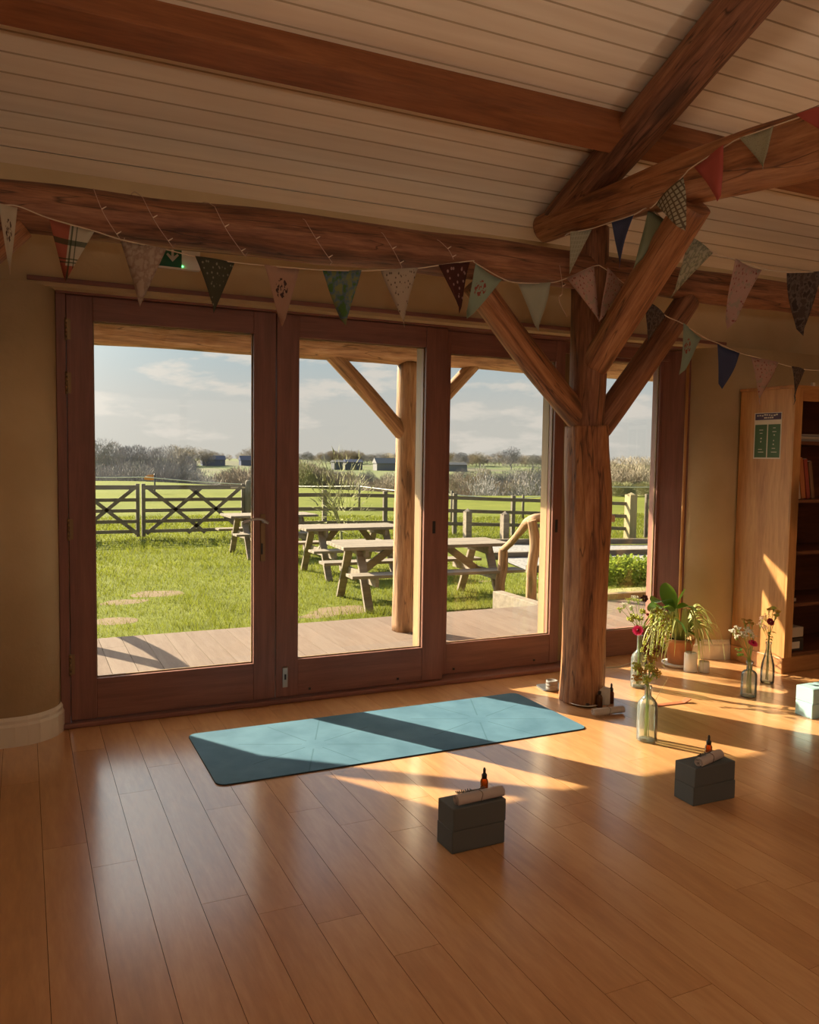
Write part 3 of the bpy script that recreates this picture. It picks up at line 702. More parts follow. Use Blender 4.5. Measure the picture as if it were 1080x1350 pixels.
log('log_handrail_post', 'handrail post hidden behind the left wall beside the deck', [(.06, 2.44, -.42), (.07, 2.44, .3), (.06, 2.44, .90)], .07, M_LOG_OUT, 'handrail post', 8, .15, 1.0, 12)
log('log_handrail', 'handrail hidden behind the left wall whose shadow falls on the deck', [(.05, 2.40, .90), (.10, 2.8, .75), (.10, 3.2, .58)], .055, M_LOG_OUT, 'handrail', 8, .15, 2.0, 12)
tag(MB().box((4.58, 2.23, -.42), (4.70, 3.2, -.05)).box((4.58, 2.23, -.42), (5.3, 2.36, -.02)).box((4.62, 2.7, -.42), (5.3, 2.78, -.14)).build('timber_step', M_GREYWOOD, bevel=.006), 'pale timber step at the foot of the taller handrail post', 'step')

# five-bar gates
def gate(name, lab, xa, xb, y, mirror):
    L = xb-xa; t = thing(name, lab, 'gate', (xa, y, ground_z(xa, y)), 0)
    for x in (0, L-.075): MB().box((x, -.035, .06), (x+.075, .035, 1.17)).build('stile', M_FENCE_Z, t, bevel=.006)
    for i, z in enumerate((1.05, .80, .575, .35, .14)): MB().box((.02, -.05, z), (L-.02, -.025, z+(.09 if i == 0 else .07))).build('rail', M_FENCE, t)
    for f0, f1 in (((.05, 1.10), (.60, .12)), ((.57, 1.10), (.04, .12)), ((.45, 1.10), (.98, .12)), ((.96, 1.10), (.43, .12))):
        MB().bar((f0[0]*L, -.06, f0[1]), (f1[0]*L, -.06, f1[1]), .02, .075).build('diagonal_brace', M_FENCE, t)
    MB().box((L-.32 if not mirror else 0, -.068, 1.07), (L if not mirror else .32, -.05, 1.105)).build('strap_hinge', M_STEEL, t)
    return t
GY = 13.55
gate('field_gate', 'left leaf of the dark wooden five-bar gates, its left end out of view', -.02, 2.20, GY, True)
gate('field_gate', 'right leaf of the dark wooden five-bar gates, hung on the round post', 2.24, 4.42, GY, False)
def round_post(name, lab, x, y, h, r, mat=None, group=None):
    o = MB().lathe([(r, 0), (r, h-.07), (r*.9, h-.03), (r*.6, h-.005), (1e-5, h)], (0,0,0), 14).build(name, mat or M_FENCE_Z, loc=(x, y, ground_z(x, y)))
    return tag(o, lab, 'post', group)
round_post('gate_post', 'round-topped wooden post at the right end of the gates', 4.49, 13.5, 1.25, .075)
# post and rail fence
fx = [4.49]
t = thing('rail_fence', 'dark wooden post and rail fence running right from the gates', 'fence', (0,0,0))
fp = []
for px_, Yf in ((428, 13.5), (508, 13.5), (600, 13.5), (677, 13.4), (760, 13.1)):
    q = on_y(px_, 650, Yf); fp.append((q.x, Yf))
ends = [(4.55, 13.5)] + fp + [(14.0, 12.25)]
def frz(x): return lerp(.50, .27, smooth(5.6, 14.5, x))
for x, y in fp:
    g = ground_z(x, y)-.1; MB().box((x-.05, y-.04, g), (x+.05, y+.04, frz(x)+.11)).build('fence_post', M_FENCE_Z, t, bevel=.006)
for k in range(3):
    mb = MB()
    for (xa, ya), (xb, yb) in zip(ends, ends[1:]):
        mb.bar((xa, ya-.05, frz(xa)-.32*k), (xb, yb-.05, frz(xb)-.32*k), .035, .085)
    mb.build('rail', M_FENCE, t)
q = on_z(832, 700, -.62)
GX, GYY = q.x, q.y
o = MB().box((-.11, -.11, -.2), (.11, .11, 1.12)).lathe([(.155, 0), (1e-5, .06)], (0,0,1.12), 4).build('gate_post', M_GATEP, loc=(14.05, 12.2, ground_z(14, 12.2)+.03), bevel=.008)
tag(o, 'broad pale square gate post ending the fence, right of the indoor post', 'post')
gate('field_gate', 'wooden gate beyond the broad pale square post, partly hidden by the window frame', 14.35, 16.7, 12.0, False)
for px_, py_, lab in ((616, 713, 'left one of the two grey square posts with pointed tops on the lawn'), (665, 717, 'right one of the two grey square posts with pointed tops on the lawn')):
    p = on_z(px_, py_, -.52)
    o = MB().box((-.075, -.075, -.1), (.075, .075, .66)).lathe([(.105, 0), (1e-5, .07)], (0,0,.66), 4).build('garden_post', M_GREYWOOD, loc=(p.x, p.y, ground_z(p.x, p.y)), bevel=.004); tag(o, lab, 'post')
# electric fence: thin posts and white tape across the field
M_TAPE, _, _ = principled('white_tape', (.75,.73,.66), .6)
tp = []
for px_, py_, Yf in ((60, 627, 30), (192, 629, 30), (336, 639, 30), (474, 641, 24), (596, 652, 18.2), (690, 657, 19.0), (800, 642, 20), (900, 640, 22)):
    q = on_y(px_, py_, Yf); tp.append(q)
tape = thing('electric_fence', 'thin white tape fence strung across the field behind the rail fence', 'fence', (0,0,0))
for i, (a, c) in enumerate(zip(tp, tp[1:])):
    m_ = (a+c)/2; m_.z -= .04
    MB().tube(spline([a, m_, c], 6), .016, 5).build('tape', M_TAPE, tape)
for q in tp[3:6]:
    MB().lathe([(.045, 0), (.045, q.z-ground_z(q.x, q.y)+.12)], (0,0,0), 8).build('tape_post', M_FENCE_Z, tape, loc=(q.x, q.y, ground_z(q.x, q.y)))
# orange flag on a pole in the field
fl = on_y(204, 632, 36); t = thing('field_flag', 'small orange flag on a dark pole standing in the field behind the gates', 'flag', (fl.x, fl.y, ground_z(fl.x, fl.y)))
hz = fl.z - ground_z(fl.x, fl.y)
MB().lathe([(.035, 0), (.035, hz+.28)], (0,0,0), 8).build('pole', M_BLACK, t)
M_ORANGE, _, _ = principled('orange_cloth', (.75,.26,.03), .7)
mb = MB(); mb.ribbon([(-.04-.11*i, .03*math.sin(i*1.3), hz+.10-.01*i) for i in range(5)], [.14,.135,.13,.10,.06], (0,0,1)); mb.build('cloth', M_ORANGE, t, solid=.01)

# ------------------------------------------------------------------ trees
def haze_mat(name, c0, c1):  # twig colours, greyed to carry the haze of distance
    m, nt, b = principled(name, c0, .9, .05)
    oi = node(nt, 'ShaderNodeObjectInfo'); r = ramp(nt, [(0, c0), (1, c1)], oi.outputs['Random']); nt.links.new(r.outputs[0], b.inputs['Base Color'])
    return m
M_TW_BLUE = haze_mat('blue_grey_twigs', (.22,.21,.22), (.29,.27,.25))
M_TW_BRN = haze_mat('brown_twigs', (.28,.23,.18), (.34,.29,.21))
M_TW_GRN = haze_mat('budding_twigs', (.27,.27,.13), (.33,.31,.18))
def tree_mesh(h, cr, n, seed, trunk=.35, twig=.5, ell=.42, low=False):
    rn = random.Random(seed); mb = MB(); tips = []
    def branch(p, d, L, r, lev):
        pts = [p]; q = p.copy(); dd = d.copy()
        for i in range(3):
            dd = (dd + Vector((rn.uniform(-.25,.25), rn.uniform(-.25,.25), rn.uniform(-.05,.2)))).normalized(); q = q + dd*L/3; pts.append(q.copy())
        mb.tube(pts, [r, r*.8, r*.6, r*.35], 4 if lev else 6, caps=False)
        if lev >= 3: tips.append(q); return
        for k in range(4 if lev < 2 else 3):
            st = pts[rn.choice((1,2,3) if lev else (2,3))]; a = rn.uniform(0, 6.28); sp_ = rn.uniform(.5, 1.0)
            nd = (dd + Vector((math.cos(a)*sp_, math.sin(a)*sp_, rn.uniform(-.1,.4)))).normalized()
            branch(st, nd, L*rn.uniform(.55,.75), r*.5, lev+1)
    branch(Vector((0,0,-.5)), Vector((0,0,1)), h*trunk+.5, h*.022, 0)
    cz = h*(1-ell) if not low else h*.5
    for i in range(n):
        u = Vector((rn.gauss(0,1), rn.gauss(0,1), rn.gauss(0,1))).normalized()*(rn.random()**.4)
        c = Vector((u.x*cr, u.y*cr, cz+u.z*h*ell)); c += Vector([noise.noise(c*.35+Vector((seed,k,0))) for k in (0,9,18)])*cr*.35
        out = (c-Vector((0,0,cz*.6))).normalized(); d = (out+Vector((rn.uniform(-.6,.6), rn.uniform(-.6,.6), rn.uniform(-.2,.6)))).normalized()
        l = twig*rn.uniform(.6,1.5); w = twig*rn.uniform(.05,.12); s_ = d.cross(Vector((rn.random(), rn.random(), rn.random()))).normalized()
        b0 = len(mb.v); mb.v += [tuple(c-s_*w), tuple(c+s_*w), tuple(c+d*l)]; mb.face((b0, b0+1, b0+2))
    return mb
PROTO = {}
for k, (h, cr, n, tw, kw) in dict(wood=(11, 3.6, 7000, .5, {}), wood2=(9.5, 3.8, 7000, .5, dict(low=True, ell=.5)), open=(10, 3.2, 2600, .55, {}), bush=(4.2, 2.6, 2000, .6, dict(low=True, ell=.5)), sparse=(8, 2.4, 380, .6, {})).items():
    me = tree_mesh(h, cr, n, len(PROTO)+11, twig=tw, **kw).build('t', M_TW_BLUE); PROTO[k] = me.data; COL.objects.unlink(me)
VAR = {}
def tree(kind, mat, x, y, s, lab, group, name='bare_tree', base=None):
    key = (kind, mat.name)
    if key not in VAR:
        d = PROTO[kind].copy(); d.materials.clear(); d.materials.append(mat); VAR[key] = d
    o = bpy.data.objects.new(name, VAR[key]); COL.objects.link(o)
    o.location = (x, y, (ground_z(x, y) if base is None else base)-.2); o.scale = (s*random.uniform(.9,1.15), s*random.uniform(.9,1.15), s); o.rotation_euler.z = random.uniform(0, 6.28)
    tag(o, lab, 'tree' if 'bush' not in name else 'bush', group)
    return o
def at_depth(px_, Y): q = on_y(px_, 600, Y); return q.x
def plant_at(kind, mat, px_, Y, toppy, lab, group, name='bare_tree'):
    # a tree at its distance Y whose height comes out as seen
    x = at_depth(px_, Y); top = on_y(px_, toppy, Y).z; g = ground_z(x, Y)
    H = {'wood': 11.3, 'wood2': 9.8, 'open': 10.3, 'bush': 4.3, 'sparse': 8.0}[kind]
    o = tree(kind, mat, x, Y, max(.25, (top-g)/H), lab, group, name)
    if Y > 200 and o.scale.z < 1.1: w_ = min(1.25, 1.75*o.scale.z)/o.scale.z; o.scale.x *= w_; o.scale.y *= w_
    return o
rr = random.Random(5)
L1 = 'bare blue-grey tree of the dense wood beyond the gates'
for px_, Y, tp_ in ((122,150,584),(135,165,579),(150,150,584),(166,160,589),(180,150,588),(196,150,590),(210,165,592),(223,150,588),(238,170,591),(244,155,600)):
    plant_at('wood', M_TW_BLUE, px_, Y, tp_, L1, 'trees of the wood beyond the left gate')
for px_ in range(118, 262, 13):
    plant_at('wood2', M_TW_BLUE, px_+rr.uniform(-3,3), 118+rr.uniform(-8,8), 607+rr.uniform(-4,4)+max(0,(px_-205))*.16, 'low dense tree on the near edge of the wood beyond the gates', 'trees on the near edge of the left wood')
for px_, tp_ in ((232,586),(247,587),(258,589),(271,592)):
    plant_at('open', M_TW_BRN, px_, 330, tp_, 'pale brown tree on the skyline between the wood and the blue barn', 'pale skyline trees left of the barns')
for px_, tp_ in ((282,594),(291,596),(302,598),(318,596),(328,589),(334,592)):
    plant_at('open', M_TW_BRN, px_, 400, tp_, 'small bare tree on the skyline around the two blue barns', 'skyline trees by the blue barns')
for px_ in (286,300,312,322,332,344):
    plant_at('bush', M_TW_BRN, px_, 150+rr.uniform(-15,15), 617+rr.uniform(-4,5), 'purple-brown bush in the valley below the blue barns', 'bushes in the valley left', 'bare_bush')
for px_ in range(394, 560, 6):
    plant_at('open', M_TW_BLUE if rr.random() < .5 else M_TW_BRN, px_, 380+rr.uniform(-20,20), 599-rr.uniform(0,6), 'bare tree on the skyline seen through the middle-left pane', 'skyline trees in the middle-left pane')
for px_ in (440, 452, 462, 474, 512):
    plant_at('wood', M_TW_BRN, px_, 370, 595+rr.uniform(-3,2), 'rounded grey-brown skyline tree left of the porch post', 'rounded skyline trees left of the porch post')
for px_, tp_ in ((390,604),(396,602),(402,603),(408,605),(414,608),(421,612),(428,616),(435,618),(442,620),(449,624),(458,626),(470,630),(500,628),(509,624),(517,620)):
    plant_at('wood2', M_TW_GRN if rr.random() < .4 else M_TW_BRN, px_, 90+rr.uniform(-8,8), tp_+rr.uniform(-2,2), 'low bare tree in the valley behind the rail fence, left of the porch post', 'valley trees left of the porch post')
for px_ in range(588, 735, 5):
    plant_at('wood' if rr.random() < .5 else 'open', M_TW_BRN if rr.random() < .6 else M_TW_BLUE, px_, 350+rr.uniform(-30,30), 601-rr.uniform(0,7)+(px_-590)*.01, 'bare tree on the skyline seen through the middle-right pane', 'skyline trees in the middle-right pane')
plant_at('open', M_TW_BLUE, 674, 300, 589, 'tallest bare tree on the skyline of the middle-right pane', None)
for px_, tp_ in ((630,622),(636,613),(642,626),(648,622),(668,628),(684,622),(693,616),(697,622),(701,620),(706,618),(712,612),(717,616),(722,614),(728,612)):
    plant_at('sparse', M_TW_BLUE, px_, 70+rr.uniform(-6,10), tp_, 'spindly leafless tree in the valley behind the rail fence', 'spindly valley trees in the middle-right pane')
for px_ in (632,640,648,660,669,676,684,690,697,704,711,718,724,730):
    plant_at('bush', M_TW_BRN, px_, 88+rr.uniform(-6,6), 634+rr.uniform(-4,3), 'brown bush along the bottom of the field in the middle-right pane', 'bushes along the field in the middle-right pane', 'bare_bush')
for px_, tp_ in ((800,607),(812,604),(824,603),(836,602),(848,603),(860,604),(872,606)):
    plant_at('wood', M_TW_BRN, px_, 95+rr.uniform(-6,6), tp_, 'rounded grey-brown tree seen right of the indoor post', 'rounded trees right of the indoor post')
for px_, tp_ in ((804,618),(817,614),(830,613),(843,614),(855,616)):
    plant_at('wood2', M_TW_BRN, px_, 72, tp_, 'lower bushy tree in front of the rounded wood right of the indoor post', 'bushy trees right of the indoor post')
for px_ in (812, 824, 850, 862):
    plant_at('bush', M_TW_GRN, px_, 34, 640+rr.uniform(-2,3), 'pale yellow-green bush behind the broad gate post', 'pale bushes by the broad gate post', 'green_bush')
for px_, tp_ in ((398,608),(410,611),(424,614),(438,617),(452,618),(464,619),(477,621),(488,620),(514,621),(598,619),(612,617),(626,618),(640,617),(655,619),(668,617),(682,615),(696,616),(708,614),(720,613),(731,612)):
    plant_at('wood2', M_TW_BRN if rr.random() < .6 else M_TW_BLUE, px_+rr.uniform(-3,3), 175+rr.uniform(-25,25), tp_+rr.uniform(-1.5,2.5), 'hazy brown copse tree on the lower slope behind the rail fence', 'copse trees on the lower slope')
# young tree behind the fence
p = on_z(452, 700, -.45)
tree('sparse', M_TW_GRN, on_y(452, 650, 11.5).x, 11.5, .26, 'thin sapling in front of the rail fence left of the porch post', None, 'sapling')
# far barns and houses
M_BARN, _, _ = principled('slate_blue_roof', (.085,.095,.15), .95, .1); M_BARNW, _, _ = principled('grey_barn_wall', (.20,.19,.20), .8)
M_HOUSEW, _, _ = principled('pale_house_wall', (.13,.13,.14), .95, .1); M_PANE, _, _ = principled('far_window_pane', (.08,.08,.10), .3)
def barn(px0, px1, pyt, pyb, Y, lab, rc, wc, name='barn', nwin=0):
    a = on_y(px0, pyb, Y); c = on_y(px1, pyb, Y); top = on_y((px0+px1)/2, pyt, Y).z; L = c.x-a.x; z0 = min(a.z, c.z); D_ = 4.0
    t = thing(name, lab, 'building', ((a.x+c.x)/2, Y, z0)); H = top-z0
    MB().box((-L/2, 0, -4), (L/2, D_, H*.5)).build('walls', wc, t)
    mb = MB(); v = [(-L/2-.3, -.4, H*.48), (L/2+.3, -.4, H*.48), (L/2+.3, D_+.4, H*.48), (-L/2-.3, D_+.4, H*.48), (-L/2-.3, D_/2, H), (L/2+.3, D_/2, H)]
    mb.v = v
    for q in ((0,1,5,4),(2,3,4,5),(0,4,3),(1,2,5),(0,3,2,1)): mb.face(q)
    mb.build('roof', rc, t)
    for i in range(nwin): 
        x = -L/2+L*(i+.5)/nwin; MB().box((x-.5, -.08, H*.12), (x+.5, .02, H*.38)).build('window', M_PANE, t)
barn(267, 297, 600.5, 611, 330, 'wide slate-blue barn on the skyline above the gates', M_BARN, M_BARN, nwin=3)
barn(318, 346, 601, 612, 330, 'second slate-blue barn on the skyline, cut by the door stile', M_BARN, M_BARN)
barn(441, 452, 606.5, 611.5, 300, 'small white farm shed on the hill left of the porch post', M_HOUSEW, M_HOUSEW, 'farm_shed')
barn(457, 478, 605.5, 612.5, 300, 'low blue-grey farmhouse on the hill left of the porch post', M_BARN, M_HOUSEW, 'farmhouse', 4)
barn(497, 528, 604, 617, 290, 'dark grey barn partly behind the porch post', M_BARNW, M_BARNW)
barn(590, 616, 609.5, 615.5, 290, 'long pale-roofed barn at the left edge of the middle-right pane', M_HOUSEW, M_BARNW)

# green shrub and pond edge seen through the right pane
def shrub(cx, cy, z, r, n, seed):
    rn = random.Random(seed); mb = MB()
    for i in range(n):
        a = rn.uniform(0, 6.28); q = rn.random()**.5; e = rn.uniform(0, 1.57)
        c = Vector((cx+r*q*math.cos(a)*1.6*math.cos(e*.6), cy+r*q*math.sin(a)*math.cos(e*.6), z+r*.75*math.sin(e)*rn.uniform(.5,1)))
        d = Vector((rn.uniform(-1,1), rn.uniform(-1,1), rn.uniform(-.2,1))).normalized(); s_ = d.cross(Vector((rn.random(), rn.random(), rn.random()))).normalized()
        l = .055*rn.uniform(.6,1.4); b0 = len(mb.v)
        mb.v += [tuple(c), tuple(c+d*l*.5+s_*l*.3), tuple(c+d*l), tuple(c+d*l*.5-s_*l*.3)]; mb.face((b0, b0+1, b0+2, b0+3))
    return mb
M_SHRUB = leaf('sunlit_shrub_leaf', (.16,.22,.04), .5, .45, (.3,.36,.05))
tag(shrub(8.0, 5.3, -.42, .48, 3500, 1).build('green_shrub', M_SHRUB), 'low leafy green shrub seen through the far right pane', 'shrub')
tag(shrub(6.9, 5.3, -.42, .25, 900, 2).build('green_shrub', M_SHRUB), 'smaller green tuft left of the leafy shrub, beside the indoor post', 'shrub')
M_WATER, _, _ = principled('pond_water', (.10,.09,.04), .08, .6)
M_REED, _, _ = principled('reed_bank', (.30,.26,.10), .9)
patch('pond_bank', ((5.2, 2.5), (11, 2.2), (12, 4.5), (6.0, 4.7)), .02, M_REED, 8)
patch('pond_water', ((5.5, 2.6), (10, 2.4), (10.5, 3.8), (6.2, 4.0)), .05, M_WATER, 4)
tag(MB().bar((4.6, 2.30, -.02), (10, 2.05, -.02), .09, .09).build('timber_sleeper', M_SILLW, bevel=.01), 'pale timber edging along the right end of the deck', 'sleeper')

# ================================================================== yoga mat and blocks
MX0, MX1, MY0, MY1 = .712, 2.612, -1.042, -.350
m, nt, b = principled('teal_mat_top', (.12,.36,.38), .75, .25); M_MAT = m
t = node(nt, 'ShaderNodeTexCoord'); sp = node(nt, 'ShaderNodeSeparateXYZ'); nt.links.new(t.outputs['Object'], sp.inputs[0])
def fan(cx, cy, n, rmin, rmax):
    dx = mth(nt, 'SUBTRACT', sp.outputs[0], cx); dy = mth(nt, 'SUBTRACT', sp.outputs[1], cy)
    a = mth(nt, 'MULTIPLY', mth(nt, 'ARCTAN2', dy, dx), n/6.2832); fr = mth(nt, 'ABSOLUTE', mth(nt, 'SUBTRACT', mth(nt, 'FRACT', a), .5))
    rad = mth(nt, 'SQRT', mth(nt, 'ADD', mth(nt, 'MULTIPLY', dx, dx), mth(nt, 'MULTIPLY', dy, dy)))
    w = mth(nt, 'MULTIPLY', fr, mth(nt, 'MULTIPLY', rad, 6.2832/n))
    line = mth(nt, 'LESS_THAN', w, .0035)
    return mth(nt, 'MULTIPLY', mth(nt, 'MULTIPLY', line, mth(nt, 'LESS_THAN', rad, rmax)), mth(nt, 'GREATER_THAN', rad, rmin))
cxm, cym = -.38, -.03
l = mth(nt, 'MAXIMUM', fan(-.42, -.03, 8, .06, .36), fan(.50, 0.0, 8, .06, .36))
nn = node(nt, 'ShaderNodeTexNoise', i_Scale=5.0, i_Detail=5.0); nt.links.new(t.outputs['Object'], nn.inputs['Vector'])
r = ramp(nt, [(.35, (.060,.143,.215)), (.65, (.09,.195,.28))], nn.outputs['Fac'])
nt.links.new(mix(nt, r.outputs[0], (.035,.10,.145), mth(nt, 'MULTIPLY', l, .6)), b.inputs['Base Color'])
M_MATU, _, _ = principled('dark_mat_rubber', (.03,.035,.04), .8)
t = thing('yoga_mat', 'teal yoga mat lying on the floorboards in front of the glass doors', 'yoga mat', ((MX0+MX1)/2, (MY0+MY1)/2, 0))
def rrect(w, h, r, n=6):
    out = []
    for cx, cy, a0 in ((w/2-r, h/2-r, 0), (-w/2+r, h/2-r, 90), (-w/2+r, -h/2+r, 180), (w/2-r, -h/2+r, 270)):
        out += arc(cx, cy, r, a0, a0+90, n)
    return out
poly = rrect(MX1-MX0, MY1-MY0, .045)
MB().extrude(poly, .0005, .0045).build('rubber_base', M_MATU, t)
MB().extrude(rrect(MX1-MX0-.004, MY1-MY0-.004, .044), .0045, .0060).build('printed_top', M_MAT, t)

M_BLOCK, nt, b = principled('dark_grey_foam', (.115,.12,.115), .85, .2)
M_BLOCKL, _, _ = principled('pale_blue_foam', (.34,.52,.55), .85, .2)
def block(x, y, z, rot, lab, mat=M_BLOCK, L=.218, D_=.112, H=.0815, group=None):
    o = MB().box((-L/2, -D_/2, 0), (L/2, D_/2, H)).build('yoga_block', mat, bevel=.004, loc=(x, y, z), rotz=math.radians(rot))
    return tag(o, lab, 'yoga block', group)
def turned(x, y, rot, L, D_):  # centre of a block from its front-left corner
    a = math.radians(rot); return x+L/2*math.cos(a)-D_/2*math.sin(a), y+L/2*math.sin(a)+D_/2*math.cos(a)
bx, by = turned(1.334, -1.949, 1.5, .218, .112)
block(bx, by, 0, 1.5, 'lower of the two dark grey foam blocks nearest the viewer'); block(bx+.001, by-.003, .0815, 2.0, 'upper of the two dark grey foam blocks nearest the viewer, under a towel roll')
cx2, cy2 = turned(2.410, -1.982, -1, .222, .112)
block(cx2, cy2, 0, -1, 'lower of the two dark grey foam blocks at the right, beyond the flower bottle', L=.222, H=.078); block(cx2-.002, cy2+.0, .078, 1.5, 'upper of the two dark grey foam blocks at the right, under a towel roll', L=.222, H=.078)
q = on_z(1071, 949); block(q.x+.112, q.y+.055, 0, -2, 'lower pale blue foam block cut by the right edge of the photo', M_BLOCKL); block(q.x+.114, q.y+.058, .0815, 0, 'upper pale blue foam block cut by the right edge of the photo', M_BLOCKL)

# rolled towels, tied with twine and a sprig
M_TOWEL, nt, b = principled('pale_flannel', (.50,.42,.38), .95, .1)
t_ = node(nt, 'ShaderNodeTexCoord'); nv = node(nt, 'ShaderNodeTexNoise', i_Scale=260.0, i_Detail=2.0); nt.links.new(t_.outputs['Object'], nv.inputs['Vector']); link_bump(nt, b, nv.outputs['Fac'], .5, .002)
M_TWINE, _, _ = principled('dark_twine', (.14,.10,.07), .9); M_SPRIG, _, _ = principled('dried_lavender', (.13,.12,.10), .9)
def towel(x, y, z, rot, L, R_, lab, sprig=True):
    t = thing('rolled_towel', lab, 'towel', (x, y, z), math.radians(rot))
    mb = MB(); sec = []
    turns = 2.6; N_ = 60
    prof = [(R_*(.16+.84*i/N_), 2*math.pi*turns*i/N_) for i in range(N_+1)]
    base = len(mb.v); k = len(prof)
    for xx_ in (-L/2, -L/2+.004, L/2-.004, L/2):
        s_ = .96 if abs(xx_) == L/2 else 1
        for r_, a in prof: mb.v.append((xx_, r_*math.cos(a)*s_, R_+r_*math.sin(a)*s_*.97))
    for i in range(3):
        for j in range(k-1): a = base+i*k+j; mb.face((a, a+1, a+k+1, a+k), smooth=True)
    o = mb.build('cloth_roll', M_TOWEL, t, solid=R_*.13)
    MB().tube([(0.0+.004*math.sin(i), (R_+.0022)*math.cos(i*6.283/20), R_+(R_+.0022)*math.sin(i*6.283/20)) for i in range(21)], .0012, 5).build('twine', M_TWINE, t)
    if sprig:
        mb = MB(); rn = random.Random(int(x*100))
        for s_ in range(3):
            y0_ = (s_-1)*.006; mb.tube([(-L*.48, y0_, 2*R_+.004), (0, y0_*.4, 2*R_+.003), (L*.12, y0_, 2*R_+.008)], .0009, 4)
            for i in range(9): mb.ball((-L*.48+i*.007+rn.uniform(-.002,.002), y0_+rn.uniform(-.003,.003), 2*R_+.005+rn.uniform(0,.003)), .0026, seg=5, rings=3)
        mb.build('lavender_sprig', M_SPRIG, t)
    return t
towel(1.452, -1.925, .163, 3, .195, .0205, 'pale rolled towel on the nearest pair of grey blocks, tied with twine')
pA = Vector((2.425, -1.975, 0)); towel(2.512, -1.955, .156, 15, .165, .020, 'pale rolled towel lying askew on the right pair of grey blocks')
# dropper bottles
M_CAPB, _, _ = principled('black_rubber_cap', (.02,.015,.012), .45)
M_OIL, _, _ = principled('amber_oil', (.55,.16,.02), .3, .5)
def dropper(x, y, z, h, lab, mat=M_AMBER, group=None, r=.0145):
    t = thing('dropper_bottle', lab, 'bottle', (x, y, z), 0, group); s_ = h/.10
    MB().lathe([(1e-5, .0), (r*.95, .0), (r, .002*s_), (r, .048*s_), (r*.85, .055*s_), (r*.55, .060*s_), (r*.55, .064*s_)], sides=18).build('glass_body', mat, t)
    MB().lathe([(1e-5, .002), (r*.86, .002), (r*.86, .030*s_), (1e-5, .030*s_)], sides=14).build('oil', M_OIL, t.children[0])
    MB().lathe([(r*.68, .060*s_), (r*.70, .074*s_), (r*.5, .076*s_), (r*.34, .080*s_), (r*.36, .092*s_), (r*.2, .099*s_), (1e-5, .10*s_)], sides=16).build('dropper_cap', M_CAPB, t)
    return t
q = on_y(638, 1030, -1.875); dropper(q.x, -1.878, .163, .099, 'amber dropper bottle on the nearest pair of grey blocks behind the towel roll')
q = on_y(934.5, 985, -1.915); dropper(q.x, -1.915, .156, .098, 'amber dropper bottle on the right pair of grey blocks behind the towel roll')

# ================================================================== things around the foot of the post
M_SLATE, _, _ = principled('dark_slate', (.07,.07,.075), .5); M_PLATE, _, _ = principled('white_glazed_plate', (.66,.60,.54), .3)
q = on_z(727, 904)
t_tray = tag(MB().extrude(rrect(.26, .15, .03), .0, .008).build('slate_tray', M_SLATE, loc=(2.93, -.345, 0), rotz=math.radians(-10), bevel=.002), 'dark flat tray on the floor behind the indoor post', 'tray')
q = on_z(729, 899)
for k in range(3):
    tag(MB().lathe([(1e-5,0),(.033,0),(.036,.004),(.036,.018),(.030,.021),(.027,.014),(1e-5,.012)], sides=20).build('ceramic_dish', M_GREYC, loc=(2.84, -.39, .008+.019*k)), ('lowest', 'middle', 'topmost')[k] + ' of the three small grey dishes stacked behind the left of the post', 'dish')
q = on_z(771, 931)
plate = tag(MB().lathe([(1e-5,.002),(.05,.002),(.085,.012),(.088,.014),(.05,.007),(1e-5,.006)], sides=32).build('plate', M_PLATE, loc=(q.x+.02, q.y+.03, 0)), 'white plate with small dark objects at the foot of the indoor post', 'plate')
rn = random.Random(2)
M_DARKST, _, _ = principled('dark_stones', (.05,.03,.025), .5)
for i in range(7):
    a = i*.9; rr_ = .03+.012*(i % 3)
    o = MB().ball((0,0,0), .011+.003*(i % 2), seg=8, rings=5, sz=.6).build('dark_pebble', M_DARKST, loc=(q.x+.02+rr_*math.cos(a), q.y+.03+rr_*math.sin(a)*.8, .0135), rotz=a)
    tag(o, 'small dark pebble lying on the white plate', 'pebble', 'pebbles on the white plate')
def wick_stick(x, y, rot, lab): tag(MB().bar((-.035,0,0), (.035,0,0), .009, .005).build('wooden_stick', M_TOWEL, loc=(x, y, .024), rotz=rot), lab, 'stick')
wick_stick(q.x+.045, q.y+.01, -.6, 'pale short stick lying across the white plate')
def amber(x, y, h, r, lab, cap=True):
    t = thing('amber_bottle', lab, 'bottle', (x, y, 0.0))
    MB().lathe([(1e-5,0),(r*.95,0),(r,.003),(r,h*.62),(r*.8,h*.72),(r*.42,h*.78),(r*.42,h*.85)], sides=18).build('glass_body', M_DKAMBER, t)
    MB().lathe([(r*.5,h*.84),(r*.52,h*.985),(r*.4,h),(1e-5,h)], sides=14).build('cap', M_CAPB if cap else M_WHITE, t)
q = on_z(783, 930); amber(q.x, q.y+.03, .145, .026, 'tallest dark bottle with a pale cap beside the white tin at the post foot', False)
q = on_z(776, 930); amber(q.x-.0, q.y+.075, .11, .02, 'dark bottle close against the foot of the indoor post')
q = on_z(790, 932); amber(q.x, q.y+.0, .09, .019, 'short dark bottle in front of the tallest bottle at the post foot')
q = on_z(799, 930); M_TIN, _, _ = principled('cream_tin', (.60,.54,.46), .45)
tag(MB().lathe([(1e-5,0),(.036,0),(.038,.004),(.038,.085),(.034,.090),(1e-5,.091)], sides=26).build('candle_tin', M_TIN, loc=(q.x+.008, q.y+.035, 0)), 'cream tin standing right of the dark bottles at the post foot', 'tin')
q = on_z(808, 929); dropper(q.x+.012, q.y+.03, 0, .115, 'dark dropper bottle right of the cream tin at the post foot', M_DKAMBER, r=.016)
a = on_z(783, 944); c = on_z(820, 940)
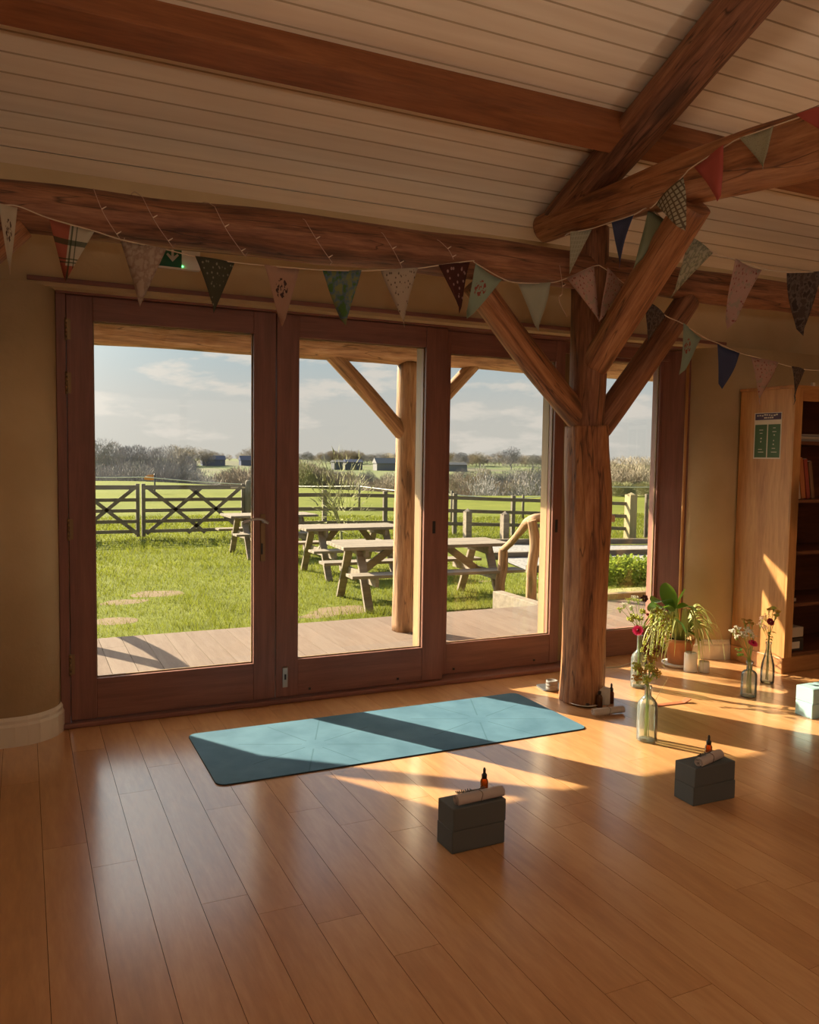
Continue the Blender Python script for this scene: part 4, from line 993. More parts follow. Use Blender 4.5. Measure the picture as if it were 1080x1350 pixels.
towel((a.x+c.x)/2, (a.y+c.y)/2, .0, math.degrees(math.atan2(c.y-a.y, c.x-a.x)), (c-a).length*1.08, .021, 'pale rolled towel on the floor in front of the dark bottles', False)

# incense holder and stick, cable by the glass
M_REDW, _, _ = principled('reddish_incense_wood', (.40,.13,.06), .5)
a = on_z(862, 931); c = on_z(905, 926)
ih = thing('incense_holder', 'flat reddish wooden incense holder on the floor right of the front flower bottle', 'incense holder', (a.x, a.y, 0), math.atan2(c.y-a.y, c.x-a.x))
L_ = (c-a).length
mb = MB(); mb.extrude([(0,-.018),(L_,-.018),(L_,.018),(0,.018)], 0, .005); mb.bar((L_*.9,0,.004), (L_+.02,0,.02), .034, .005); mb.build('wooden_base', M_REDW, ih, bevel=.001)
st = MB().tube([(0,0,0), (.13,.02,.145)], .0013, 5).build('incense_stick', M_DRYSTEM, loc=(a.x-.01, a.y, .004)); tag(st, 'thin incense stick leaning up from the reddish holder', 'incense stick')
pts = [on_z(x, y, .004) for x, y in ((796, 880), (815, 879), (832, 874), (845, 872), (860, 872))]
M_CABLE, _, _ = principled('pale_cable', (.60,.52,.40), .5)
tag(MB().tube(spline(pts, 6), .003, 6).build('cable', M_CABLE), 'thin pale cable lying on the floor along the window sill', 'cable')
# pillar candles
for px_, py_, r_, h_, lab in ((914.5, 886, .041, .125, 'taller white pillar candle beside the plant pot'), (932.5, 887, .034, .072, 'shorter white pillar candle in front of the white skirting')):
    q = on_z(px_, py_)
    t = thing('pillar_candle', lab, 'candle', (q.x, q.y+.03, 0), 0, 'pillar candles by the plant')
    wb_ = MB().lathe([(1e-5,0),(r_,0),(r_+.001,.003),(r_,h_-.004),(r_-.004,h_),(r_-.010,h_-.006),(1e-5,h_-.010)], sides=28).build('wax_body', M_CANDLE, t)
    MB().tube([(0,0,h_-.010), (.001,0,h_+.002), (.003,0,h_+.006)], .0012, 5).build('wick', M_BLACK, wb_)

# ================================================================== bottles with flowers
def vase(name, lab, loc, prof, group=None):
    t = thing(name, lab, 'vase', loc, 0, group)
    MB().lathe(prof, sides=32).build('glass_body', M_BOTTLE, t)
    r0 = prof[1][0]; MB().lathe([(1e-5, .003), (r0*.85, .003), (r0*.8, .010), (1e-5, .012)], sides=24).build('thick_glass_foot', M_BOTTLE, t)
    return t
V1 = Vector((2.775, -1.29, 0)); V2 = Vector((3.385, -.52, 0)); V3 = Vector((3.858, -.93, 0)); V4 = Vector((4.21, -.755, 0))
vase('glass_bottle', 'largest clear green-tinted glass bottle in front, holding ochre flowers', V1, [(1e-5,0),(.046,0),(.050,.006),(.050,.165),(.046,.190),(.030,.212),(.017,.224),(.015,.262),(.019,.264),(.019,.274)])
vase('glass_bottle', 'clear bottle behind the front one, holding the pink gerbera and trailing greens', V2, [(1e-5,0),(.044,0),(.048,.006),(.048,.18),(.042,.20),(.020,.225),(.016,.235),(.016,.315),(.020,.32)])
vase('glass_bottle', 'square-shouldered clear bottle with white gypsophila, left of the two by the bookcase', V3, [(1e-5,0),(.042,0),(.045,.006),(.045,.125),(.042,.142),(.030,.155),(.017,.160),(.016,.198),(.021,.20),(.021,.212)])
vase('glass_bottle', 'slim clear bottle tapering to a long neck, nearest the bookcase', V4, [(1e-5,0),(.037,0),(.041,.008),(.042,.08),(.037,.125),(.026,.165),(.017,.20),(.014,.245),(.018,.248),(.018,.26)])

def stem_path(base, top, bend=.02, seed=0):
    rn = random.Random(seed); b_ = Vector(base); t_ = Vector(top); m1 = b_.lerp(t_, .5); m1 += Vector((rn.uniform(-bend,bend), rn.uniform(-bend,bend), 0)); return b_, m1, t_
def in_bottle(V, neck, top, seed, mat=M_STEM, r=.0022, name='stem', parent=None, floorz=.02):
    rn = random.Random(seed); b_ = V + Vector((rn.uniform(-.012,.012), rn.uniform(-.012,.012), floorz)); nk = V + Vector((rn.uniform(-.007,.007), rn.uniform(-.007,.007), neck))
    return MB().tube(spline([b_, nk, nk.lerp(Vector(top), .5)+Vector((0,0,.01)), Vector(top)], 4), r, 5).build(name, mat, parent)
def flower(name, lab, cat, group=None): return thing(name, lab, cat, (0,0,0), 0, group)
def petals(parent, c, d, n, L_, w, mat, cup=.2, layers=1, seed=0):
    d = Vector(d).normalized(); a = d.cross(Vector((.3,.2,1))).normalized(); e = d.cross(a); mb = MB(); rn = random.Random(seed)
    for ly in range(layers):
        for i in range(n):
            an = 6.283*(i+.5*ly)/n; o_ = a*math.cos(an)+e*math.sin(an); s_ = d.cross(o_)
            l_ = L_*(1-.25*ly)*rn.uniform(.9,1.05); cu = cup+.35*ly
            mb.ribbon([Vector(c)+o_*l_*t_+d*(l_*cu*t_*(1.2-t_)*1.2+.001*ly) for t_ in (.1,.4,.75,1.0)], [w*.5,w,w*.95,w*.3], s_, fold=-.1)
    return mb.build('petals', mat, parent)
def cluster(parent, name, c, R_, n, r, mat, seed, flat=.35, stalk=None):
    rn = random.Random(seed); mb = MB(); c = Vector(c)
    for i in range(n):
        q = Vector((rn.uniform(-1,1), rn.uniform(-1,1), rn.uniform(-1,1)))
        if q.length > 1: q = q.normalized()*rn.random()
        p = c+Vector((q.x*R_, q.y*R_, q.z*R_*flat)); mb.ball(p, r*rn.uniform(.7,1.2), seg=5, rings=3, mi=0)
        if stalk and i % 2 == 0: mb.tube([p, c-Vector((0,0,stalk))], .0006, 3, mi=1, caps=False)
    return mb.build(name, [mat, M_STEM], parent)
def leaves(parent, pts, L_, w, mat, seed):
    rn = random.Random(seed); mb = MB()
    for p in pts:
        p = Vector(p); a = rn.uniform(0, 6.28); d = Vector((math.cos(a), math.sin(a), rn.uniform(-.1,.6))).normalized(); s_ = d.cross(Vector((0,0,1))).normalized(); l_ = L_*rn.uniform(.6,1.2)
        mb.ribbon([p, p+d*l_*.35+Vector((0,0,.004)), p+d*l_*.7, p+d*l_-Vector((0,0,l_*.25))], [w*.3, w, w*.8, .0005], s_)
    return mb.build('leaves', mat, parent)
def P(px_, py_, Y): return on_y(px_, py_, Y)

# front bottle: ochre flowers, leafy stems
for i, (x, y, mt) in enumerate(((846,884,M_OCHRE),(857,880,M_YGREEN),(862,884,M_OCHRE),(866,888,M_YELLOW),(840,893,M_OCHRE),(838,878,M_YGREEN),(860,868,M_OCHRE),(852,896,M_YGREEN))):
    Y = V1.y+((i*37) % 7-3)*.008; c = P(x, y, Y); f_ = flower('tansy_flower', 'small ochre and yellow-green flower head standing in the largest front bottle', 'flower', 'ochre flowers in the front bottle')
    in_bottle(V1, .255, c, 40+i, M_STEM, .0016, parent=f_); cluster(f_, 'flower_head', c, .027, 46, .0046, mt, i, .7, .03)
    leaves(f_, [V1.lerp(c, .0)+Vector((0,0,.27))+(c-V1-Vector((0,0,.27)))*k for k in (.25,.5,.7)], .03, .004, M_STEM, i)
# second bottle: gerbera, dark scabious, umbels, amaranth
f_ = flower('gerbera_flower', 'bright pink gerbera daisy above the second bottle', 'flower'); c = P(841, 831, -.56); in_bottle(V2, .315, c, 1, r=.003, parent=f_)
petals(f_, c, (-.55,-.8,.25), 16, .034, .0052, M_PINK, .12, 2); MB().ball(c+Vector((-.004,-.006,.002)), .009, seg=10).build('flower_centre', M_MAROON, f_)
f_ = flower('dark_flower', 'almost black cosmos flower at the top of the second bottle', 'flower'); c = P(850, 789, -.50); in_bottle(V2, .315, c, 2, M_DRYSTEM, r=.0014, parent=f_); petals(f_, c, (-.5,-.8,.1), 6, .024, .009, M_CHOC, .1)
f_ = flower('maroon_flower', 'drooping maroon flower beside the trailing greens of the second bottle', 'flower'); c = P(855, 813, -.50); in_bottle(V2, .315, c, 3, r=.0016, parent=f_); petals(f_, c, (.3,-.5,.6), 9, .030, .007, M_MAROON, .7, 2)
for i, (x, y) in enumerate(((823,796),(829,790),(836,787),(842,791),(832,799),(818,802))):
    f_ = flower('umbel_flower', 'feathery white umbel rising at the upper left of the second bottle', 'flower', 'white umbels in the second bottle'); c = P(x, y, -.52+.01*i); in_bottle(V2, .315, c, 10+i, M_STEM, .0012, parent=f_); cluster(f_, 'flower_head', c, .028, 40, .0026, M_WHITEF if i % 2 == 0 else M_YGREEN, i+3, .3, .03)
for i, (x, y) in enumerate(((836,812),(843,815),(832,816),(847,806))):
    f_ = flower('euphorbia_flower', 'acid-green frothy flower head above the pink gerbera', 'flower', 'acid-green flowers in the second bottle'); c = P(x, y, -.53); in_bottle(V2, .315, c, 20+i, M_STEM, .0016, parent=f_); cluster(f_, 'flower_head', c, .026, 50, .0045, M_YGREEN, i+13, .6, .02)
for i, (x, y, x2, y2) in enumerate(((862,806,850,872),(868,802,856,880),(872,806,862,876),(878,808,868,866),(860,812,846,860),(884,812,876,856),(866,812,858,862),(874,812,872,850))):
    f_ = flower('amaranth_stem', 'drooping yellow-green amaranth tassel hanging over the second bottle', 'flower', 'drooping tassels in the second bottle')
    Yt = -.56-.012*i; a = P(x, y, Yt); c = P(x2, y2, Yt-.03); nk = V2+Vector((0,0,.315))
    in_bottle(V2, .315, nk.lerp(a, .6)+Vector((0,0,.03)), 30+i, M_STEM, .0018, parent=f_)
    path = spline([nk.lerp(a, .6)+Vector((0,0,.03)), a, a.lerp(c, .45)+Vector((.012,0,.0)), c], 7); mb = MB(); rn = random.Random(i)
    mb.tube(path, .0016, 4)
    for p in path[3:]:
        for k in range(4): mb.ball(p+Vector((rn.uniform(-.007,.007), rn.uniform(-.007,.007), rn.uniform(-.008,.008))), .0045, seg=5, rings=3)
    mb.build('tassel', M_YGREEN if i % 3 else M_SPIDER, f_)
# square-shouldered bottle
for i, (x, y) in enumerate(((967,832),(973,828),(979,834),(985,830),(990,833),(994,838),(971,838),(982,838))):
    f_ = flower('gypsophila_sprig', 'white gypsophila sprig in the square-shouldered bottle', 'flower', 'white gypsophila sprigs'); c = P(x, y, V3.y+((i*5) % 4-2)*.012); in_bottle(V3, .205, c, 50+i, M_STEM, .0012, parent=f_); cluster(f_, 'florets', c, .022, 20, .0048, M_WHITEF, i+30, .7, .03)
for i, (x, y) in enumerate(((981,817),(988,818),(983,822),(992,822))):
    f_ = flower('ochre_yarrow', 'ochre yarrow head above the white gypsophila', 'flower', 'ochre yarrow heads above the gypsophila'); c = P(x, y, V3.y+.02); in_bottle(V3, .205, c, 60+i, M_STEM, .0016, parent=f_); cluster(f_, 'flower_head', c, .016, 30, .004, M_OCHRE, i+40, .4, .02)
f_ = flower('magenta_flower', 'magenta daisy leaning right from the square-shouldered bottle', 'flower'); c = P(993, 848, V3.y-.02); in_bottle(V3, .205, c, 70, parent=f_); petals(f_, c, (-.1,-.5,.8), 16, .031, .005, M_PINK, .05, 2); MB().ball(c, .007, seg=8).build('flower_centre', M_MAROON, f_)
f_ = flower('leafy_stem', 'green leafy sprig hanging left of the square-shouldered bottle neck', 'foliage'); c = P(976, 862, V3.y-.01); in_bottle(V3, .205, c, 71, parent=f_); leaves(f_, [c+Vector((rx*.012, 0, rz*.014)) for rx in (-1,0,1) for rz in (-1,0,1,2)], .032, .008, M_LEAF, 8)
# slim bottle
for i, (x, y) in enumerate(((1014,803),(1020,801),(1026,806),(1023,811))):
    f_ = flower('yellow_yarrow', 'lemon-yellow yarrow head at the top of the slim bottle by the bookcase', 'flower', 'yellow yarrow heads in the slim bottle'); c = P(x, y, V4.y-.01*i); in_bottle(V4, .25, c, 80+i, M_STEM, .0016, parent=f_); cluster(f_, 'flower_head', c, .020, 36, .0042, M_YGREEN if i % 2 else M_YELLOW, i+60, .35, .03)
f_ = flower('maroon_flower', 'dark red daisy in the slim bottle by the bookcase', 'flower'); c = P(1016, 820, V4.y-.03); in_bottle(V4, .25, c, 90, parent=f_); petals(f_, c, (-.2,-.8,.5), 14, .028, .005, M_MAROON, .1, 2)
for i, (x, y) in enumerate(((1005,815),(1010,812),(1003,822),(1008,826))):
    f_ = flower('blush_sprig', 'airy pale pink sprig at the left of the slim bottle by the bookcase', 'flower', 'pale pink sprigs in the slim bottle'); c = P(x, y, V4.y); in_bottle(V4, .25, c, 95+i, M_DRYSTEM, .001, parent=f_); cluster(f_, 'florets', c, .024, 26, .0030, M_BLUSH, i+80, .8, .035)
f_ = flower('leafy_stem', 'green leaves bunched at the neck of the slim bottle by the bookcase', 'foliage'); c = P(1015, 840, V4.y-.01); in_bottle(V4, .25, c, 99, parent=f_); leaves(f_, [c+Vector((rx*.010, 0, rz*.016)) for rx in (-1,0,1) for rz in (-1,0,1,2)], .03, .007, M_STEM, 9)

# ================================================================== potted plant
PT = Vector((4.00, -.205, 0))
pt = thing('potted_plant', 'spider plant and peace lily growing from a terracotta pot by the right window', 'potted plant', PT)
MB().lathe([(1e-5,0),(.095,0),(.110,.014),(.112,.022),(.10,.020),(1e-5,.016)], sides=30).build('saucer', M_PLATE, pt)
MB().lathe([(1e-5,.018),(.070,.018),(.092,.155),(.100,.157),(.102,.190),(.090,.190),(.086,.165),(1e-5,.165)], sides=30).build('pot', M_TERRA, pt)
MB().lathe([(1e-5,.17),(.087,.17)], sides=20).build('soil', M_SOIL, [c_ for c_ in pt.children if c_.name.startswith('pot')][0])
def loc(v): return Vector(v)-PT
rn = random.Random(11)
for i in range(54):
    a = rn.uniform(3.0, 6.5); R_ = rn.uniform(.14, .30); H_ = rn.uniform(.10, .24); dz = rn.uniform(.02, .26)
    d = Vector((math.cos(a), math.sin(a)*.75, 0)); b_ = Vector((.03*math.cos(a), .03*math.sin(a), .17))
    path = spline([b_, b_+d*R_*.4+Vector((0,0,H_)), b_+d*R_*.85+Vector((0,0,H_*.75)), b_+d*R_*1.05+Vector((0,0,H_*.75-dz))], 5)
    path = [p if p.z > .012 else Vector((p.x, p.y, .012)) for p in path]
    w = .0085; n_ = len(path); side = d.cross(Vector((0,0,1)))
    MB().ribbon(path, [w*(.6+.4*math.sin(3.14*min(1, (j+3)/n_)))*(1-.85*(j/(n_-1))**3) for j in range(n_)], side, fold=.5).build('spider_leaf', M_SPIDER, pt)
def broad(base, tip, w, arch, up=(0,0,1)):
    b_ = loc(base); t_ = loc(tip); mid = b_.lerp(t_, .55)+Vector((0,0,arch)); path = spline([b_, mid, t_], 6); n_ = len(path); d = (t_-b_).normalized(); s_ = d.cross(Vector(up)).normalized()
    ws = [w*max(.04, math.sin(math.pi*min(1, j/(n_-1)))**.7) for j in range(n_)]
    return path, ws, s_
Bp = PT+Vector((0,0,.18))
for (x0,y0,x1,y1,w,ar,Y) in ((886,806,878,768,.042,.0,-.18),(888,806,856,806,.045,.05,-.22),(884,800,862,795,.05,.05,-.15),(892,802,918,806,.04,.04,-.18),(893,795,903,776,.028,.0,-.12),(905,830,926,820,.035,.03,-.2),(905,830,924,845,.035,.02,-.25),(900,826,912,850,.04,.03,-.25),(928,827,940,850,.026,.01,-.22),(884,812,897,790,.04,.02,-.10),(890,815,905,835,.035,.03,-.28),(880,812,868,818,.035,.03,-.12)):
    a = on_y(x0, y0, Y-.07); c = on_y(x1, y1, Y-.11)
    path, ws, s_ = broad(a, c, w*1.45, ar)
    l_ = MB().ribbon(path, ws, s_ if abs(s_.z) < .9 else (1,0,0), fold=.35).build('broad_leaf', M_LEAF, pt)
    MB().tube(spline([Vector((0,0,.17)), Vector((0,0,.17)).lerp(loc(a), .5)+Vector((0,0,.03)), loc(a)], 4), .0025, 5).build('leaf_stalk', M_STEM, pt)

# ================================================================== uplighters added behind the viewer to brighten the ceiling
for x, lab in ((.1, 'slim uplighter lamp added behind the viewer to brighten the ceiling, left'), (3.4, 'slim uplighter lamp added behind the viewer to brighten the ceiling, right')):
    t = thing('added_floor_lamp', lab, 'lamp', (x, -5.0, 0))
    MB().lathe([(1e-5,0),(.14,0),(.14,.02),(.02,.03)], sides=24).build('base', M_BLACK, t)
    MB().lathe([(.012,.03),(.012,1.62)], sides=12).build('pole', M_BLACK, t)
    MB().lathe([(.02,1.60),(.10,1.64),(.20,1.72),(.21,1.74),(.19,1.73),(.09,1.66),(1e-5,1.65)], sides=28).build('lamp_shade', M_BLACK, t)
    d = bpy.data.lights.new('lamp_fill_light', 'AREA'); d.shape = 'DISK'; d.size = .34; d.energy = 30; d.color = (1.0, .84, .66)
    o = bpy.data.objects.new('lamp_fill_light', d); COL.objects.link(o); o.location = (x, -5.0, 1.735); o.rotation_euler = (math.radians(180), 0, 0)

# ================================================================== bookcase
BX, BYF, BYB, BH, BWD = 4.478, -.632, -.205, 1.878, 1.05
bc = thing('bookcase', 'tall pine bookcase against the wall right of the plaster column', 'bookcase', (BX, BYF, 0)); Dp = BYB-BYF
MB().box((0, .0, .10), (.022, Dp, BH-.02)).build('side_panel', M_PINE_Z, bc, bevel=.002)
MB().box((.0225, .002, .11), (.026, Dp-.016, BH-.10)).build('inner_shade_lining', M_INNER_SHADE_X, bc)  # thin sheet added to carry the inside shade in its colour
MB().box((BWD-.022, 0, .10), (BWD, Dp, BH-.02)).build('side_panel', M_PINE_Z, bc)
MB().box((.022, Dp-.015, .10), (BWD-.022, Dp, BH-.02)).build('back_panel', M_INNER_SHADE_X, bc)
MB().box((-.012, -.014, BH-.02), (BWD+.012, Dp, BH)).build('top_board', M_PINE_X, bc, bevel=.004)
MB().box((-.008, -.010, 0), (BWD+.008, Dp, .105)).build('plinth', M_PINE_X, bc, bevel=.006)
for x in (-.002, BWD-.068): MB().box((x, -.018, .105), (x+.070, .0, BH-.02)).build('face_stile', M_PINE_Z, bc, bevel=.003)
MB().box((.068, -.018, BH-.10), (BWD-.068, 0, BH-.02)).build('face_rail', M_PINE_X, bc)
SH = (.125, .455, .80, 1.14, 1.52)
for z in SH: MB().box((.022, .012, z-.022), (BWD-.022, Dp-.015, z)).build('shelf', M_INNER_SHADE_X, bc)
# notice pinned to the side of the bookcase
M_PAPER, _, _ = principled('white_paper', (.70,.62,.50), .7); M_NAVY, _, _ = principled('navy_print', (.07,.04,.09), .6); M_GRN, nt, b = principled('green_print', (.06,.13,.05), .6)
q0 = on_x(996, 543, BX); q1 = on_x(1031, 545, BX); q2 = on_x(1030, 606, BX); q3 = on_x(993, 604, BX)
ya, yb, zb_, zt_ = (q0.y+q3.y)/2, (q1.y+q2.y)/2, (q2.z+q3.z)/2, (q0.z+q1.z)/2
po = thing('notice_poster', 'small paper notice with a dark heading over two green columns, pinned on the bookcase side', 'poster', (BX-.001, ya, zb_)); Wp, Hp = ya-yb, zt_-zb_
def pp(u0, v0, u1, v1, x, mat, name, par=po): return MB().box((x, -u1*Wp, v0*Hp), (x+.0006, -u0*Wp, v1*Hp)).build(name, mat, par)
pp(0, 0, 1, 1, -.0008, M_PAPER, 'paper_sheet'); pp(.03, .845, .97, .985, -.0014, M_NAVY, 'heading_band'); 
g1 = pp(.04, .03, .48, .745, -.0014, M_GRN, 'green_column'); g2 = pp(.52, .03, .96, .745, -.0014, M_GRN, 'green_column')
rn = random.Random(4); mb = MB()
def mark(u, v, w, h): mb.box((-.0020, -(u+w)*Wp, v*Hp), (-.0014, -u*Wp, (v+h)*Hp))
for i in range(9): mark(.10+.085*i, .93+rn.uniform(-.01,.01), .045+rn.uniform(0,.03), .028)
for i in range(5): mark(.36+.07*i, .875, .04+rn.uniform(0,.02), .03)
for i in range(12): mark(.22+.045*i, .785, .03, .012)
for u, v, w in ((.25,.43,.05),(.25,.36,.04),(.18,.20,.14),(.70,.66,.09),(.73,.50,.04),(.72,.38,.03),(.71,.30,.04),(.66,.14,.2),(.18,.14,.2),(.20,.62,.14),(.22,.55,.1),(.68,.58,.14),(.68,.22,.12)): mark(u, v, w, .014 if w > .06 else .028)
mb.build('print_marks', M_PAPER, po.children[0])
# books and boxes on the shelves
BC = {n: principled('book_'+n, c, .6)[0] for n, c in dict(red=(.30,.05,.03), brown=(.20,.10,.05), cream=(.50,.42,.32), dark=(.05,.035,.03), orange=(.45,.15,.05), grey=(.25,.23,.22)).items()}
def book(x, z, w, h, d, tilt, cm, lab, group=None, flat=False, name='book', y=.04):
    t = thing(name, lab, 'book' if name == 'book' else name.replace('_', ' ').split()[-1], (BX+x, BYF+y, z), 0, group); t.rotation_euler.y = tilt
    MB().box((0, 0, 0), (w, d, h)).build('cover', BC[cm], t, bevel=.002)
    if name == 'book': MB().box((.003, .004, -.0002), (w-.003, d+.0015, h+.0012)).build('pages', M_PAPER, t)
    return t
book(.10, SH[3]+.002, .028, .255, .19, 0, 'dark', 'dark upright book at the left end of the shelf below the top one')
book(.135, SH[3]+.002, .022, .24, .19, -.16, 'cream', 'cream-spined book leaning left on the shelf below the top one')
book(.165, SH[3]+.002, .040, .27, .20, -.17, 'orange', 'thick orange-red book leaning left beside the cream-spined one')
book(.215, SH[3]+.002, .034, .265, .20, -.18, 'red', 'dark red book leaning left behind the orange-red one')
book(.26, SH[3]+.002, .03, .25, .20, -.19, 'brown', 'brown book leaning left, last of the leaning row')
for i, (cm, lab) in enumerate((('grey', 'lowest flat grey booklet on the top shelf'), ('cream', 'middle flat cream booklet on the top shelf'), ('grey', 'uppermost flat grey booklet on the top shelf'))):
    book(.08+.01*i, SH[4]+.001+.016*i, .24, .014, .17, 0, cm, lab)
book(.075, SH[1]-.33+.002, .17, .085, .25, 0, 'dark', 'dark box file lying on the lowest shelf with a pale label', name='file_box'); 
fb = [o for o in bpy.data.objects if o.name.startswith('file_box')][0]; MB().box((.012, -.0035, .018), (.13, .0, .063)).build('paper_label', M_PAPER, fb.children[0], label='pale framed label')
book(.075, SH[0]+.095, .165, .065, .24, 0, 'cream', 'cream box stacked on the dark box file', name='storage_box')
book(.075, SH[0]+.163, .05, .115, .20, 0, 'brown', 'small brown carton standing on the cream box', name='carton')
book(.06, SH[1]-.06, .085, .028, .2, 0, 'grey', 'small grey packet lying just under the second shelf', name='packet')
bpy.data.objects.remove(bpy.data.objects[[o.name for o in bpy.data.objects if o.name.startswith('packet')][0]].children[0]); bpy.data.objects.remove([o for o in bpy.data.objects if o.name.startswith('packet')][0])
book(.12, SH[2]-.34, .05, .022, .12, .0, 'cream', 'pale crumpled packet on the second shelf from the bottom', name='packet', y=.05)
q = on_y(1072, 505, -.5)
tag(MB().box((q.x-.012, -.51, BH), (q.x+.012, -.49, BH+.04)).build('small_box', M_PAPER, bevel=.002), 'tiny pale box standing on top of the bookcase', 'box')

# ================================================================== bunting
def cloth(name, base, kind, c2=(.1,.1,.1), scale=40, c3=None):
    m, nt, b = principled(name, base, .9, .1); t = node(nt, 'ShaderNodeTexCoord'); v = t.outputs['Generated']
    uvn = t.outputs['UV']
    if kind == 'spots':
        vo = node(nt, 'ShaderNodeTexVoronoi', i_Scale=scale); nt.links.new(uvn, vo.inputs['Vector']); r = ramp(nt, [(.20, (1,1,1)), (.30, (0,0,0))], vo.outputs['Distance']); out = mix(nt, base, c2, r.outputs[0])
        if c3: n = node(nt, 'ShaderNodeTexNoise', i_Scale=scale*.7); nt.links.new(uvn, n.inputs['Vector']); r2 = ramp(nt, [(.55, (0,0,0)), (.62, (1,1,1))], n.outputs['Fac']); out = mix(nt, out, c3, r2.outputs[0])
    elif kind == 'plaid':
        s = node(nt, 'ShaderNodeSeparateXYZ'); nt.links.new(uvn, s.inputs[0])
        def band(o, at_, w): return mth(nt, 'LESS_THAN', mth(nt, 'ABSOLUTE', mth(nt, 'SUBTRACT', o, at_)), w)
        red = mth(nt, 'GREATER_THAN', mth(nt, 'ADD', mth(nt, 'LESS_THAN', s.outputs[0], .46), mth(nt, 'GREATER_THAN', s.outputs[1], .72)), .5)
        out = mix(nt, base, c3, red)
        for o_, a_, w_ in ((s.outputs[0], .52, .02), (s.outputs[0], .62, .012), (s.outputs[1], .30, .05), (s.outputs[1], .66, .012), (s.outputs[1], .60, .012)): out = mix(nt, out, c2, mth(nt, 'MULTIPLY', band(o_, a_, w_), .8))
    elif kind == 'check':
        s = node(nt, 'ShaderNodeSeparateXYZ'); nt.links.new(uvn, s.inputs[0]); out = base
        g = mth(nt, 'MAXIMUM', mth(nt, 'LESS_THAN', mth(nt, 'FRACT', mth(nt, 'MULTIPLY', s.outputs[0], 8)), .3), mth(nt, 'LESS_THAN', mth(nt, 'FRACT', mth(nt, 'MULTIPLY', s.outputs[1], 10)), .3)); out = mix(nt, base, c2, g)
    elif kind == 'blotch':
        n = node(nt, 'ShaderNodeTexNoise', i_Scale=scale, i_Detail=3.0); nt.links.new(uvn, n.inputs['Vector']); r = ramp(nt, [(.40, base), (.47, c2), (.56, c3 or base)], n.outputs['Fac']); out = r.outputs[0]
    elif kind == 'motif':
        s = node(nt, 'ShaderNodeVectorMath', operation='SUBTRACT'); nt.links.new(uvn, s.inputs[0]); s.inputs[1].default_value = (.5,.35,0)
        ln = node(nt, 'ShaderNodeVectorMath', operation='LENGTH'); nt.links.new(s.outputs[0], ln.inputs[0])
        n = node(nt, 'ShaderNodeTexNoise', i_Scale=14.0, i_Detail=2.0); nt.links.new(uvn, n.inputs['Vector'])
        f = mth(nt, 'MULTIPLY', mth(nt, 'LESS_THAN', ln.outputs['Value'], .17), mth(nt, 'GREATER_THAN', n.outputs['Fac'], .52)); out = mix(nt, base, c2, f)
    else: out = None
    if out is not None: nt.links.new(out, b.inputs['Base Color'])
    tl = node(nt, 'ShaderNodeBsdfTranslucent'); tl.inputs[0].default_value = (*base, 1)
    if out is not None: nt.links.new(out, tl.inputs[0])
    mx = node(nt, 'ShaderNodeMixShader', i_0=.25); o = nt.nodes['Material Output']; nt.links.new(b.outputs[0], mx.inputs[1]); nt.links.new(tl.outputs[0], mx.inputs[2]); nt.links.new(mx.outputs[0], o.inputs[0])
    return m
CL = dict(white=cloth('cream_cloth', (.58,.50,.38), 'motif', (.10,.06,.05)), plaid=cloth('plaid_cloth', (.55,.50,.40), 'plaid', (.05,.07,.04), c3=(.40,.12,.08)),
    toile=cloth('beige_toile_cloth', (.48,.38,.31), 'blotch', (.34,.24,.19), 5, (.48,.38,.31)), darkleaf=cloth('dark_leaf_cloth', (.08,.08,.055), 'spots', (.28,.27,.20), 11),
    pinkfig=cloth('pinkish_figure_cloth', (.46,.29,.22), 'motif', (.08,.05,.05)), camo=cloth('green_blue_cloth', (.10,.20,.07), 'blotch', (.13,.20,.28), 5, (.25,.28,.13)),
    dots=cloth('beige_dotted_cloth', (.50,.42,.34), 'spots', (.16,.12,.10), 13), darkrose=cloth('dark_rose_cloth', (.09,.035,.03), 'spots', (.38,.24,.22), 8),
    mint=cloth('mint_motif_cloth', (.34,.42,.33), 'motif', (.35,.10,.08)), sage=cloth('plain_sage_cloth', (.42,.44,.36), 'plain'),
    rosebud=cloth('pink_floral_cloth', (.52,.34,.29), 'spots', (.30,.09,.08), 13, (.42,.34,.27)), stripe=cloth('grey_striped_cloth', (.36,.35,.26), 'check', (.44,.42,.32)),
    navy=cloth('navy_blue_cloth', (.085,.10,.20), 'plain'), green=cloth('grey_green_cloth', (.27,.31,.21), 'plain'), leafy=cloth('beige_leafy_cloth', (.42,.42,.29), 'blotch', (.22,.23,.17), 7, (.47,.45,.33)),
    dark=cloth('dark_patterned_cloth', (.07,.05,.045), 'blotch', (.18,.14,.12), 7, (.10,.07,.06)), red=cloth('dusty_red_cloth', (.48,.11,.09), 'plain'), gridc=cloth('brown_checked_cloth', (.46,.42,.30), 'check', (.16,.12,.08)),
    speck=cloth('grey_speckled_cloth', (.40,.38,.27), 'spots', (.26,.24,.17), 24))
M_CORD, _, _ = principled('cream_cord', (.60,.48,.36), .8)
